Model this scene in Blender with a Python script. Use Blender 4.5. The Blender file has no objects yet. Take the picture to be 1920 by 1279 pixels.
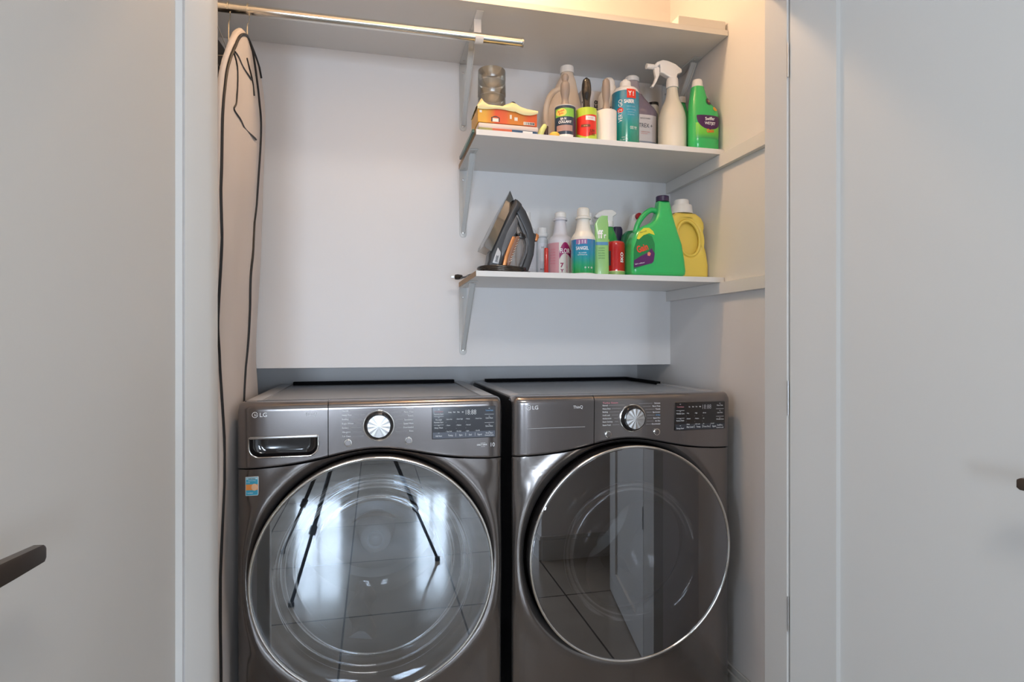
import bpy, bmesh, math, random
from mathutils import Vector, Matrix
random.seed(7)
C = bpy.context.scene.collection
S = bpy.context.scene
PI = math.pi

# ------------------------------------------------------------------ camera
cd = bpy.data.cameras.new('camera'); cam = bpy.data.objects.new('camera', cd); C.objects.link(cam)
cd.sensor_width = 36; cd.lens = 1103 / 1920 * 36; cd.clip_start = .02
cam.location = (0, 0, 1.146); cam.rotation_euler = (PI / 2, 0, -math.atan(258 / 1103))
S.camera = cam
# ------------------------------------------------------------------ world, lights, exposure
w = bpy.data.worlds.new('sky'); S.world = w; w.use_nodes = True
bg = w.node_tree.nodes['Background']; bg.inputs[0].default_value = (.62, .80, 1, 1); bg.inputs[1].default_value = 2.2
S.view_settings.view_transform = 'Standard'; S.view_settings.look = 'None'
S.view_settings.exposure = -0.46; S.view_settings.gamma = 1
S.cycles.use_denoising = True; S.cycles.max_bounces = 12; S.cycles.transparent_max_bounces = 16

def area(name, loc, rot, sx, sy, power, col):
    l = bpy.data.lights.new(name, 'AREA'); l.shape = 'RECTANGLE'; l.size = sx; l.size_y = sy
    l.energy = power; l.color = col
    o = bpy.data.objects.new(name, l); C.objects.link(o); o.location = loc; o.rotation_euler = rot
    return o
# daylight entering through the two tall windows of the far wall and the side window
area('window_daylight', (-.54, -3.16, .95), (PI / 2, 0, 0), .52, 1.10, 116, (.77, .885, 1))
area('window_daylight', (.58, -3.16, .95), (PI / 2, 0, 0), .40, 1.10, 90, (.77, .885, 1))
area('window_daylight', (-2.66, -.9, 1.25), (PI / 2, 0, -PI / 2), 1.3, 1.4, 48, (.80, .90, 1))
area('ceiling_fill_light', (.25, -.35, 2.44), (0, 0, 0), .5, .5, 22, (1, .93, .86))  # added warm fill, out of view, brightens the room and both opened doors
pl = bpy.data.lights.new('closet_bulb_light', 'POINT'); pl.energy = 20; pl.color = (1, .64, .36); pl.shadow_soft_size = .045
po = bpy.data.objects.new('closet_bulb_light', pl); C.objects.link(po); po.location = (.30, 1.60, 2.42)

# ------------------------------------------------------------------ materials
def mat(name, col, rough=.5, metal=0., coat=0., spec=.5, emit=None, es=1., sss=0., noise=0., nscale=40., bump=0.):
    m = bpy.data.materials.new(name); m.use_nodes = True; n = m.node_tree; b = n.nodes['Principled BSDF']
    b.inputs['Base Color'].default_value = (*col, 1); b.inputs['Roughness'].default_value = rough
    b.inputs['Metallic'].default_value = metal; b.inputs['Coat Weight'].default_value = coat
    b.inputs['Coat Roughness'].default_value = .06; b.inputs['Specular IOR Level'].default_value = spec
    if sss: b.inputs['Subsurface Weight'].default_value = sss; b.inputs['Subsurface Radius'].default_value = (.01, .01, .008)
    if emit: b.inputs['Emission Color'].default_value = (*emit, 1); b.inputs['Emission Strength'].default_value = es
    if noise or bump:
        tc = n.nodes.new('ShaderNodeTexCoord'); t = n.nodes.new('ShaderNodeTexNoise'); t.inputs['Scale'].default_value = nscale
        t.inputs['Detail'].default_value = 4; n.links.new(tc.outputs['Object'], t.inputs['Vector'])
        if noise:
            r = n.nodes.new('ShaderNodeMapRange'); r.inputs[3].default_value = 1 - noise; r.inputs[4].default_value = 1 + noise
            x = n.nodes.new('ShaderNodeVectorMath'); x.operation = 'SCALE'; x.inputs[0].default_value = col
            n.links.new(t.outputs['Fac'], r.inputs[0]); n.links.new(r.outputs[0], x.inputs['Scale']); n.links.new(x.outputs[0], b.inputs['Base Color'])
        if bump:
            bp = n.nodes.new('ShaderNodeBump'); bp.inputs['Strength'].default_value = bump; bp.inputs['Distance'].default_value = .002
            n.links.new(t.outputs['Fac'], bp.inputs['Height']); n.links.new(bp.outputs[0], b.inputs['Normal'])
    return m
def ramp_mat(name, stops, rough=.35, axis='Z', coat=.3):
    """printed colour gradient of a label, running along the object"""
    m = mat(name, stops[0][1], rough, coat=coat); n = m.node_tree; b = n.nodes['Principled BSDF']
    tc = n.nodes.new('ShaderNodeTexCoord'); sp = n.nodes.new('ShaderNodeSeparateXYZ'); cr = n.nodes.new('ShaderNodeValToRGB')
    n.links.new(tc.outputs['Generated'], sp.inputs[0]); n.links.new(sp.outputs[axis], cr.inputs[0])
    e = cr.color_ramp.elements
    while len(e) < len(stops): e.new(.5)
    for k, (p, c) in enumerate(stops): e[k].position = p; e[k].color = (*c, 1)
    n.links.new(cr.outputs[0], b.inputs['Base Color'])
    return m
def glass_mat(name, tint, fac, rough=0., gcol=(1, 1, 1), bump=0., bscale=20):
    m = bpy.data.materials.new(name); m.use_nodes = True; n = m.node_tree
    for x in list(n.nodes):
        if x.type != 'OUTPUT_MATERIAL': n.nodes.remove(x)
    out = [x for x in n.nodes][0]
    t = n.nodes.new('ShaderNodeBsdfTransparent'); t.inputs[0].default_value = (*tint, 1)
    g = n.nodes.new('ShaderNodeBsdfGlossy'); g.inputs[0].default_value = (*gcol, 1); g.inputs['Roughness'].default_value = rough
    lw = n.nodes.new('ShaderNodeFresnel'); lw.inputs[0].default_value = 1.5
    mr = n.nodes.new('ShaderNodeMapRange'); mr.inputs[1].default_value = .04; mr.inputs[2].default_value = 1; mr.inputs[3].default_value = fac; mr.inputs[4].default_value = 1
    mx = n.nodes.new('ShaderNodeMixShader')
    n.links.new(lw.outputs[0], mr.inputs[0]); n.links.new(mr.outputs[0], mx.inputs[0])
    n.links.new(t.outputs[0], mx.inputs[1]); n.links.new(g.outputs[0], mx.inputs[2]); n.links.new(mx.outputs[0], out.inputs[0])
    if bump:
        tx = n.nodes.new('ShaderNodeTexNoise'); tx.inputs['Scale'].default_value = bscale; bp = n.nodes.new('ShaderNodeBump')
        bp.inputs['Strength'].default_value = bump; bp.inputs['Distance'].default_value = .004
        tc = n.nodes.new('ShaderNodeTexCoord'); n.links.new(tc.outputs['Object'], tx.inputs['Vector'])
        n.links.new(tx.outputs['Fac'], bp.inputs['Height']); n.links.new(bp.outputs[0], g.inputs['Normal'])
    return m
def tile_mat():
    m = mat('floor_tile', (.2, .18, .16), .12); n = m.node_tree; b = n.nodes['Principled BSDF']
    tc = n.nodes.new('ShaderNodeTexCoord'); br = n.nodes.new('ShaderNodeTexBrick'); br.offset = 0; br.squash = 1
    br.inputs['Scale'].default_value = 1; br.inputs['Brick Width'].default_value = .48; br.inputs['Row Height'].default_value = .62
    br.inputs['Mortar Size'].default_value = .004; br.inputs['Mortar'].default_value = (.05, .045, .04, 1)
    br.inputs['Color1'].default_value = (.28, .255, .22, 1); br.inputs['Color2'].default_value = (.31, .28, .245, 1)
    mp = n.nodes.new('ShaderNodeMapping'); mp.inputs['Location'].default_value = (.12, .04, 0)
    n.links.new(tc.outputs['Object'], mp.inputs[0]); n.links.new(mp.outputs[0], br.inputs['Vector'])
    ns = n.nodes.new('ShaderNodeTexNoise'); ns.inputs['Scale'].default_value = 5; ns.inputs['Detail'].default_value = 8
    n.links.new(tc.outputs['Object'], ns.inputs['Vector'])
    mr = n.nodes.new('ShaderNodeMapRange'); mr.inputs[3].default_value = .7; mr.inputs[4].default_value = 1.3
    vm = n.nodes.new('ShaderNodeVectorMath'); vm.operation = 'SCALE'
    n.links.new(ns.outputs['Fac'], mr.inputs[0]); n.links.new(mr.outputs[0], vm.inputs['Scale']); n.links.new(br.outputs['Color'], vm.inputs[0])
    n.links.new(vm.outputs[0], b.inputs['Base Color'])
    r2 = n.nodes.new('ShaderNodeMapRange'); r2.inputs[3].default_value = .05; r2.inputs[4].default_value = .2
    n.links.new(ns.outputs['Fac'], r2.inputs[0]); n.links.new(r2.outputs[0], b.inputs['Roughness'])
    return m

M = {}
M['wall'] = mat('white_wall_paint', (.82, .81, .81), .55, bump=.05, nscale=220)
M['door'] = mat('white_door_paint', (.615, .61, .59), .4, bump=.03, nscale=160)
M['shelf'] = mat('white_melamine', (.80, .79, .77), .35)
M['rawedge'] = mat('raw_board_edge', (.50, .36, .24), .8, noise=.2, nscale=300)
M['ceil'] = mat('ceiling_paint', (.75, .74, .72), .8)
M['tile'] = tile_mat()
M['chrome'] = mat('chrome', (.86, .85, .82), .08, 1)
M['rodmetal'] = mat('polished_rod', (.80, .79, .74), .16, 1)
M['satin'] = mat('satin_steel', (.60, .59, .58), .38, 1)
M['gray_bracket'] = mat('white_painted_steel', (.66, .67, .66), .35)
M['whiteplastic'] = mat('white_plastic', (.85, .84, .82), .3, sss=.05)
M['creamplastic'] = mat('cream_plastic', (.84, .80, .70), .35)
M['body'] = mat('graphite_steel', (.22, .20, .19), .2, .85, coat=.5)
M['panel'] = mat('graphite_panel', (.23, .21, .205), .2, .8, coat=.5)
M['cab'] = mat('dark_cabinet_steel', (.055, .055, .06), .35, .6)
M['top'] = mat('grey_top_steel', (.46, .47, .49), .32, .5)
M['toprim'] = mat('top_rim_grey', (.52, .51, .51), .3, .5)
M['black'] = mat('black_plastic', (.012, .012, .013), .25)
M['matblack'] = mat('matt_black', (.008, .008, .009), .7, spec=.1)
M['gloss_black'] = mat('gloss_black', (.012, .011, .012), .06, coat=1)
M['rubber'] = mat('dark_rubber', (.03, .03, .032), .6)
M['display'] = mat('display_glass', (.045, .047, .055), .12)
M['displaylow'] = mat('display_key_strip', (.12, .135, .17), .15)
M['ink'] = mat('light_ink', (.93, .94, .95), .4)
M['inkgrey'] = mat('grey_ink', (.50, .49, .50), .4)
M['inkdark'] = mat('dark_ink', (.04, .04, .05), .5)
M['inkpink'] = mat('pink_ink', (.65, .25, .28), .5)
M['inkblue'] = mat('blue_ink', (.18, .42, .75), .4)
M['doorglass'] = glass_mat('washer_door_glass', (.78, .81, .84), .36, gcol=(.92, .96, 1))
M['doorglass2'] = glass_mat('dryer_door_glass', (.42, .42, .42), .30, gcol=(.92, .94, 1))
M['bowl'] = glass_mat('inner_glass_bowl', (.95, .965, .98), .03, .05, bump=.05, bscale=9)
M['drum'] = mat('drum_steel', (.34, .36, .39), .42, .5)
M['drumdark'] = mat('dryer_drum', (.38, .37, .35), .4, .6)
M['hub'] = mat('drum_hub', (.9, .92, .94), .25, .0)
M['bronze'] = mat('bronze_lever', (.14, .11, .09), .3, .85)
M['bagcloth'] = mat('beige_bag_cloth', (.62, .575, .55), .75, bump=.3, nscale=9)
M['bagback'] = mat('pale_bag_cloth', (.62, .58, .57), .75, bump=.2, nscale=14)
M['piping'] = mat('black_piping', (.012, .011, .011), .5)
M['wire'] = mat('hanger_wire', (.75, .68, .55), .25, .9)
M['windowpane'] = glass_mat('window_pane', (.95, .97, 1), .04)
M['fillwhite'] = mat('fill_diffuser', (.9, .9, .85), .5, emit=(1, .93, .85), es=2.0)  # glowing face of the added fill lamp
M['bulb'] = mat('lit_bulb', (1, .8, .5), .5, emit=(1, .72, .4), es=4)

# ------------------------------------------------------------------ object helpers
def link(name, me, mats, parent=None, loc=(0, 0, 0), rot=(0, 0, 0), sharp=38):
    o = bpy.data.objects.new(name, me); C.objects.link(o)
    for m in (mats if isinstance(mats, (list, tuple)) else [mats]): me.materials.append(m)
    o.parent = parent; o.location = loc; o.rotation_euler = rot
    return o
def fin(bm, sharp=38, recalc=True):
    if recalc: bmesh.ops.recalc_face_normals(bm, faces=bm.faces)
    for f in bm.faces: f.smooth = True
    a = math.radians(sharp)
    for e in bm.edges:
        e.smooth = not (len(e.link_faces) == 2 and e.calc_face_angle(0) > a)
    me = bpy.data.meshes.new('mesh'); bm.to_mesh(me); bm.free()
    return me
def obj(name, bm, m, parent=None, loc=(0, 0, 0), rot=(0, 0, 0), sharp=38, recalc=True):
    return link(name, fin(bm, sharp, recalc), m, parent, loc, rot)
def thing(name, label, cat, loc=(0, 0, 0), rz=0, group=None):
    o = bpy.data.objects.new(name, None); C.objects.link(o); o.location = loc; o.rotation_euler = (0, 0, rz)
    o.empty_display_size = .02
    o['label'] = label; o['category'] = cat
    if group: o['group'] = group
    return o
def tag(o, label, cat, group=None, kind=None):
    o['label'] = label; o['category'] = cat
    if group: o['group'] = group
    if kind: o['kind'] = kind
    return o
def struct(o): o['kind'] = 'structure'; return o
def box(bm, x0, x1, y0, y1, z0, z1, bev=0., seg=2, mi=0):
    v = [bm.verts.new(p) for p in ((x0, y0, z0), (x1, y0, z0), (x1, y1, z0), (x0, y1, z0), (x0, y0, z1), (x1, y0, z1), (x1, y1, z1), (x0, y1, z1))]
    fs = [bm.faces.new([v[i] for i in q]) for q in ((0, 3, 2, 1), (4, 5, 6, 7), (0, 1, 5, 4), (1, 2, 6, 5), (2, 3, 7, 6), (3, 0, 4, 7))]
    for f in fs: f.material_index = mi
    if bev:
        es = list({e for f in fs for e in f.edges})
        bmesh.ops.bevel(bm, geom=es, offset=bev, segments=seg, affect='EDGES', profile=.5)
    return fs
def B(x0, x1, y0, y1, z0, z1, bev=0., seg=2):
    bm = bmesh.new(); box(bm, x0, x1, y0, y1, z0, z1, bev, seg); return bm
def rings(bm, rs, cap0=True, cap1=True, mi=0):
    vs = [[bm.verts.new(p) for p in r] for r in rs]; n = len(rs[0])
    for a, b in zip(vs, vs[1:]):
        for i in range(n):
            f = bm.faces.new((a[i], a[(i + 1) % n], b[(i + 1) % n], b[i])); f.material_index = mi
    if cap0: bm.faces.new(vs[0][::-1]).material_index = mi
    if cap1: bm.faces.new(vs[-1]).material_index = mi
    return vs
def sect(s, k=1.0, n=48, off=0.):
    cx, cy, z, rx, ry, e = s
    out = []
    for i in range(n):
        t = 2 * PI * i / n; c, q = math.cos(t), math.sin(t)
        out.append((cx + (rx + off) * math.copysign(abs(c) ** (2 / e), c), cy + (ry + off) * math.copysign(abs(q) ** (2 / e), q), z))
    return out
def L(*p):        # lathe profile -> sections
    return [(0, 0, z, r, r, 2) for z, r in p]
def E(*p, n=3):   # (z, rx, ry[, cx])
    return [(q[3] if len(q) > 3 else 0, 0, q[0], q[1], q[2], n) for q in p]
def smooth(secs, k=4):
    """Catmull-Rom through the sections"""
    out = []
    for i in range(len(secs) - 1):
        p0 = secs[max(i - 1, 0)]; p1 = secs[i]; p2 = secs[i + 1]; p3 = secs[min(i + 2, len(secs) - 1)]
        for j in range(k):
            t = j / k
            s = [.5 * (2 * b + (c - a) * t + (2 * a - 5 * b + 4 * c - d) * t * t + (3 * b - a - 3 * c + d) * t ** 3) for a, b, c, d in zip(p0, p1, p2, p3)]
            s[2] = p1[2] + (p2[2] - p1[2]) * t; out.append(tuple(s))
    out.append(secs[-1]); return out
def loft(secs, n=48, cap0=True, cap1=True):
    bm = bmesh.new(); rings(bm, [sect(s, n=n) for s in secs], cap0, cap1); return bm
def at(secs, z):
    if z <= secs[0][2]: return secs[0]
    for a, b in zip(secs, secs[1:]):
        if b[2] > a[2] and a[2] <= z <= b[2]:
            t = (z - a[2]) / (b[2] - a[2]); return tuple(p + (q - p) * t for p, q in zip(a, b))
    return secs[-1]
def fr(secs, x, z, off):
    cx, cy, _, rx, ry, e = at(secs, z)
    u = min(abs((x - cx) / rx), .995)
    return cy - ry * (1 - u ** e) ** (1 / e) - off
def patch(secs, x0, x1, z0, z1, off=.0006, nx=24, nz=10, shape=None):
    """label sheet lying on the front of a lofted body; shape(u,v)->bool may trim it"""
    bm = bmesh.new(); g = [[None] * (nx + 1) for _ in range(nz + 1)]
    for j in range(nz + 1):
        for i in range(nx + 1):
            u, v = i / nx, j / nz
            if shape: x, z = shape(u, v)
            else: x, z = x0 + (x1 - x0) * u, z0 + (z1 - z0) * v
            g[j][i] = bm.verts.new((x, fr(secs, x, z, off) if secs else -off, z))
    for j in range(nz):
        for i in range(nx): bm.faces.new((g[j][i], g[j][i + 1], g[j + 1][i + 1], g[j + 1][i]))
    return bm
def ell(cx, cz, rx, rz):   # elliptic trimming for patch
    def f(u, v):
        a = (v * 2 - 1); return cx + rx * (2 * u - 1) * math.sqrt(max(1 - a * a, .0004)), cz + rz * a
    return f
def sleeve(secs, z0, z1, off=.0006, a0=0., a1=1., n=64, nz=8):
    bm = bmesh.new(); rows = []
    for j in range(nz + 1):
        z = z0 + (z1 - z0) * j / nz; s = list(at(secs, z)); s[2] = z; r = sect(tuple(s), n=n, off=off)
        i0, i1 = int(a0 * n), int(a1 * n)
        rows.append([bm.verts.new(r[i % n]) for i in range(i0, i1 + 1)])
    for a, b in zip(rows, rows[1:]):
        for i in range(len(a) - 1): bm.faces.new((a[i], a[i + 1], b[i + 1], b[i]))
    return bm
_fc = bpy.data.curves.new('lettering', 'FONT'); _fo = bpy.data.objects.new('lettering_source', _fc); C.objects.link(_fo)
_cache = {}
def glyphs(s, bold=0.):
    k = (s, bold)
    if k not in _cache:
        _fc.body = s; _fc.align_x = 'LEFT'; _fc.size = 1; _fc.offset = bold; _fc.resolution_u = 3
        bpy.context.view_layer.update(); dg = bpy.context.evaluated_depsgraph_get()
        me = _fo.evaluated_get(dg).to_mesh()
        _cache[k] = ([v.co.copy() for v in me.vertices], [list(p.vertices) for p in me.polygons])
        _fo.evaluated_get(dg).to_mesh_clear()
    return _cache[k]
def letters(name, parent, items, mats, secs=None, off=.0011, y=0.):
    """items: (text, x, z, height, mat index, rotation deg, x stretch, align, bold) -> ONE printed mesh"""
    bm = bmesh.new()
    for it in items:
        it = list(it) + [0, 0, 1, 'L', 0.0][len(it) - 4:]
        s, x, z, h, mi, rot, st, al, bold = it
        vs, fs = glyphs(s, bold)
        if not vs: continue
        x0 = min(v.x for v in vs); x1 = max(v.x for v in vs); sh = {'L': -x0, 'C': -(x0 + x1) / 2, 'R': -x1}[al]
        k = h / .72; r = math.radians(rot); c, q = math.cos(r), math.sin(r); nv = []
        for v in vs:
            a, b_ = (v.x + sh) * k * st, v.y * k
            px, pz = x + a * c - b_ * q, z + a * q + b_ * c
            py = fr(secs, px, pz, off) if secs else y - off
            nv.append(bm.verts.new((px, py, pz)))
        for f in fs:
            try: g = bm.faces.new([nv[i] for i in f]); g.material_index = mi
            except ValueError: pass
    return obj(name, bm, mats, parent, recalc=False)
def strip(bm, x0, x1, z0, z1, y, mi=0):
    v = [bm.verts.new(p) for p in ((x0, y, z0), (x1, y, z0), (x1, y, z1), (x0, y, z1))]; bm.faces.new(v).material_index = mi
def cyl(bm, c, r, h, axis='Y', n=32, r2=None, bev=0., mi=0):
    """cylinder from centre c going +axis by h"""
    r2 = r if r2 is None else r2; pr = [(0, r), (h, r2)]
    if bev: pr = [(0, r), (h - bev, r2), (h - bev * .3, r2 - bev * .3), (h, r2 - bev)] if h > 0 else [(0, r), (h + bev, r2), (h + bev * .3, r2 - bev * .3), (h, r2 - bev)]
    rs = []
    for d, q in pr:
        ring = []
        for i in range(n):
            t = 2 * PI * i / n; a, b = q * math.cos(t), q * math.sin(t)
            p = {'X': (d, a, b), 'Y': (a, d, b), 'Z': (a, b, d)}[axis]; ring.append((c[0] + p[0], c[1] + p[1], c[2] + p[2]))
        rs.append(ring)
    rings(bm, rs, mi=mi)
def tube(bm, pts, r, n=10, closed=False, mi=0, cap=True):
    pts = [Vector(p) for p in pts]; rr = r if isinstance(r, (list, tuple)) else [r] * len(pts); rs = []
    prev = None; N = len(pts)
    for i, p in enumerate(pts):
        if closed: t = pts[(i + 1) % N] - pts[i - 1]
        else: t = pts[min(i + 1, N - 1)] - pts[max(i - 1, 0)]
        t.normalize()
        if prev is None:
            a = Vector((0, 0, 1)) if abs(t.z) < .9 else Vector((1, 0, 0)); u = t.cross(a).normalized()
        else: u = (prev - t * prev.dot(t)).normalized()
        prev = u; v = t.cross(u)
        rs.append([p + rr[i] * (math.cos(2 * PI * k / n) * u + math.sin(2 * PI * k / n) * v) for k in range(n)])
    if closed:
        vs = [[bm.verts.new(q) for q in r_] for r_ in rs]
        for a, b in zip(vs, vs[1:] + vs[:1]):
            for k in range(n): bm.faces.new((a[k], a[(k + 1) % n], b[(k + 1) % n], b[k])).material_index = mi
    else: rings(bm, rs, cap, cap, mi)
def spl(pts, k=6):
    pts = [Vector(p) for p in pts]; out = []
    for i in range(len(pts) - 1):
        a = pts[max(i - 1, 0)]; b = pts[i]; c = pts[i + 1]; d = pts[min(i + 2, len(pts) - 1)]
        for j in range(k):
            t = j / k; out.append(.5 * (2 * b + (c - a) * t + (2 * a - 5 * b + 4 * c - d) * t * t + (3 * b - a - 3 * c + d) * t ** 3))
    out.append(pts[-1]); return out
def outline(polys, y0, y1, bev=0., res=3, smooth_pts=False):
    """solid plate with outlines (first outer, others holes) in x-z, thickness y0..y1, rounded rims"""
    cu = bpy.data.curves.new('outline', 'CURVE'); cu.dimensions = '2D'; cu.fill_mode = 'BOTH'
    for po_ in polys:
        if smooth_pts:
            q = [Vector((a, b, 0)) for a, b in po_]; n = len(q); r = []
            for i in range(n):
                a, b, c, d = q[i - 1], q[i], q[(i + 1) % n], q[(i + 2) % n]
                for j in range(4):
                    t = j / 4; r.append(.5 * (2 * b + (c - a) * t + (2 * a - 5 * b + 4 * c - d) * t * t + (3 * b - a - 3 * c + d) * t ** 3))
            po_ = [(v.x, v.y) for v in r]
        s = cu.splines.new('POLY'); s.points.add(len(po_) - 1)
        for p, (a, b) in zip(s.points, po_): p.co = (a, b, 0, 1)
        s.use_cyclic_u = True
    th = (y1 - y0) / 2; cu.extrude = max(th - bev, 0); cu.bevel_depth = bev; cu.bevel_resolution = res; cu.offset = -bev
    o = bpy.data.objects.new('tmp', cu); C.objects.link(o); bpy.context.view_layer.update()
    dg = bpy.context.evaluated_depsgraph_get(); me = bpy.data.meshes.new_from_object(o.evaluated_get(dg))
    bpy.data.objects.remove(o); bm = bmesh.new(); bm.from_mesh(me); bpy.data.meshes.remove(me)
    bmesh.ops.remove_doubles(bm, verts=bm.verts, dist=1e-5)
    ym = (y0 + y1) / 2
    for v in bm.verts: v.co = Vector((v.co.x, ym - v.co.z, v.co.y))
    return bm
def join(bm, other):
    me = bpy.data.meshes.new('t'); other.to_mesh(me); other.free(); bm.from_mesh(me); bpy.data.meshes.remove(me); return bm
def tr(pts, px0, py0, sx, sz): return [((a - px0) * sx, (py0 - b) * sz) for a, b in pts]

# ------------------------------------------------------------------ the setting
WX = 1.10     # closet right wall
YB = 2.05     # front of upper back panel
def sbox(name, *a, m='wall', bev=0.): return struct(obj(name, B(*a, bev), M[m]))
sbox('floor', -2.7, 3.0, -3.1, 2.45, -.05, 0, m='tile')
sbox('ceiling', -2.7, 3.0, -3.1, 2.45, 2.5, 2.56, m='ceil')
bm = bmesh.new(); box(bm, -.5, WX, YB, 2.34, 1.057, 2.5); box(bm, -.6, WX + .1, 2.34, 2.42, 0, 2.5)
struct(obj('wall_back', bm, M['wall']))
sbox('wall_right', WX, WX + .1, 1.26, 2.34, 0, 2.5)
sbox('wall_left', -.60, -.50, 1.26, 2.34, 0, 2.5)
bm = bmesh.new()
box(bm, -2.7, -.335, 1.18, 1.26, 0, 2.5); box(bm, .965, 3.0, 1.18, 1.26, 0, 2.5); box(bm, -.335, .965, 1.18, 1.26, 2.03, 2.5)
struct(obj('wall_front', bm, M['wall']))
# hallway wall that turns a corner beside the photographer
bm = bmesh.new(); box(bm, .85, 3.0, -3.1, .15, 0, 2.5); struct(obj('wall_hall', bm, M['wall']))
sbox('wall_end', 3.0, 3.1, .15, 1.18, 0, 2.5)
def holed_wall(name, axis, c0, c1, lo, hi, holes):
    bm = bmesh.new(); cur = lo
    def bb(a, b, z0, z1):
        if axis == 'Y': box(bm, a, b, c0, c1, z0, z1)
        else: box(bm, c0, c1, a, b, z0, z1)
    for (a, b, z0, z1) in holes:
        bb(cur, a, 0, 2.5); bb(a, b, 0, z0) if z0 > 0 else None; bb(a, b, z1, 2.5); cur = b
    bb(cur, hi, 0, 2.5); return struct(obj(name, bm, M['wall']))
holed_wall('wall_rear', 'Y', -3.1, -3.0, -2.7, .85, [(-.80, -.28, .40, 1.50), (.38, .78, .40, 1.50)])
holed_wall('wall_side', 'X', -2.7, -2.6, -3.0, 1.18, [(-1.55, -.25, .5, 2.0)])
def window(name, axis, c, a, b, z0, z1, nv, nh):
    bm = bmesh.new()
    def bb(p, q, r, s_):
        if axis == 'Y': box(bm, p, q, c - .03, c + .03, r, s_)
        else: box(bm, c - .03, c + .03, p, q, r, s_)
    bb(a, a + .05, z0, z1); bb(b - .05, b, z0, z1); bb(a + .05, b - .05, z0, z0 + .06); bb(a + .05, b - .05, z1 - .05, z1)
    for i in range(1, nv): x = a + (b - a) * i / nv; bb(x - .012, x + .012, z0 + .06, z1 - .05)
    for i in range(1, nh): z = z0 + (z1 - z0) * i / nh; bb(a + .05, b - .05, z - .012, z + .012)
    o = struct(obj(name, bm, M['door']))
    if axis == 'Y': p = B(a + .05, b - .05, c - .004, c + .004, z0 + .06, z1 - .05)
    else: p = B(c - .004, c + .004, a + .05, b - .05, z0 + .06, z1 - .05)
    obj('window_pane', p, M['windowpane'], o)
window('window_1', 'Y', -3.05, -.80, -.28, .40, 1.50, 2, 3)
window('window_2', 'Y', -3.05, .38, .78, .40, 1.50, 2, 3)
window('window_3', 'X', -2.65, -1.55, -.25, .5, 2.0, 2, 2)
# baseboards
def baseb(name, x0, x1, y0, y1, face):
    t = .014; bm = bmesh.new()
    if face == '-X': box(bm, x0 - t, x0, y0, y1, 0, .105); box(bm, x0 - t * .55, x0, y0, y1, .105, .125, .002, 1)
    if face == '+X': box(bm, x0, x0 + t, y0, y1, 0, .105); box(bm, x0, x0 + t * .55, y0, y1, .105, .125, .002, 1)
    if face == '+Y': box(bm, x0, x1, y0, y0 + t, 0, .105); box(bm, x0, x1, y0, y0 + t * .55, .105, .125, .002, 1)
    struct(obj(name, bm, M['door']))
baseb('baseboard_right', WX, 0, 1.262, 2.335, '-X'); baseb('baseboard_left', -.5, 0, 1.262, 2.335, '+X')
baseb('baseboard_hall', .85, 0, -2.98, .15, '-X'); baseb('baseboard_corner', .85, 1.22, .15, 0, '+Y'); baseb('baseboard_rear', -2.58, .83, -3.0, 0, '+Y')
# a door and casing of the hallway wall, seen mirrored in the dryer door
d3 = struct(obj('door_3', B(1.36, 2.10, .152, .19, .005, 2.03, .002, 1), M['door']))
bm = bmesh.new(); box(bm, 1.265, 1.35, .151, .175, 0, 2.12, .004, 1); box(bm, 2.11, 2.195, .151, .175, 0, 2.12, .004, 1); box(bm, 1.265, 2.195, .151, .175, 2.04, 2.12, .004, 1)
struct(obj('trim_1', bm, M['door']))
bm = bmesh.new(); cyl(bm, (1.42, .19, .95), .025, .012); cyl(bm, (1.42, .2, .95), .010, .045); box(bm, 1.41, 1.53, .235, .25, .94, .962, .004, 2)
obj('door_handle', bm, M['bronze'], d3)

# closet jambs and the two opened doors
def plan_prism(pts, z0, z1):
    bm = bmesh.new(); rings(bm, [[(x, y, z0) for x, y in pts], [(x, y, z1) for x, y in pts]]); return bm
bm = plan_prism([(-.335, 1.26), (-.302, 1.26), (-.3, 1.258), (-.300, 1.232), (-.306, 1.217), (-.335, 1.175)], 0, 2.03); struct(obj('trim_2', bm, M['door']))
bm = plan_prism([(.965, 1.26), (.965, 1.18), (.932, 1.18), (.930, 1.182), (.930, 1.26)], 0, 2.03); struct(obj('trim_3', bm, M['door']))
sbox('trim_4', -.3, .93, 1.20, 1.26, 2.0, 2.03, m='door')
# left door
u = Vector((-.13, -.99)).normalized(); nrm = Vector((u.y, -u.x))  # nrm points away from the opening (-x)
if nrm.x > 0: nrm = -nrm
p0 = Vector((-.3375, 1.170)); p1 = Vector((-.3475, 1.164)); p2 = p1 + u * .585; p3 = p2 + nrm * .036; p4 = p0 + nrm * .046
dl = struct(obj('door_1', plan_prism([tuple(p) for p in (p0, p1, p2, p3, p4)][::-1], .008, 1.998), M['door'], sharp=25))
def lever(parent, base, du, dn, length, z):
    """base: point on the door face, du: unit along the lever, dn: unit out of the door"""
    bm = bmesh.new()
    def pt(a, b, zz): q = base + du * a + dn * b; return (q.x, q.y, zz)
    rs = []
    for (b, r) in ((.0, .026), (.008, .026), (.009, .011), (.048, .010)):
        rs.append([pt(r * math.cos(2 * PI * i / 28), b, z + r * math.sin(2 * PI * i / 28)) for i in range(28)])
    rings(bm, rs)
    rs = []
    for (a, t, h) in ((-.012, .004, .009), (-.010, .0065, .0115), (.02, .007, .0115), (length * .6, .0065, .0105), (length - .006, .006, .009), (length - .001, .0045, .006), (length, .002, .003)):
        c = .055; q = [(-1, -1), (-.4, -1), (.4, -1), (1, -1), (1, .6), (.8, 1), (-.8, 1), (-1, .6)]
        rs.append([pt(a, c + s_ * t, z + k * h) for s_, k in q])
    rings(bm, rs)
    return obj('door_handle', bm, M['bronze'], parent, sharp=30)
lever(dl, p1 + u * .555, -u, -nrm, .128, .919)
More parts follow.
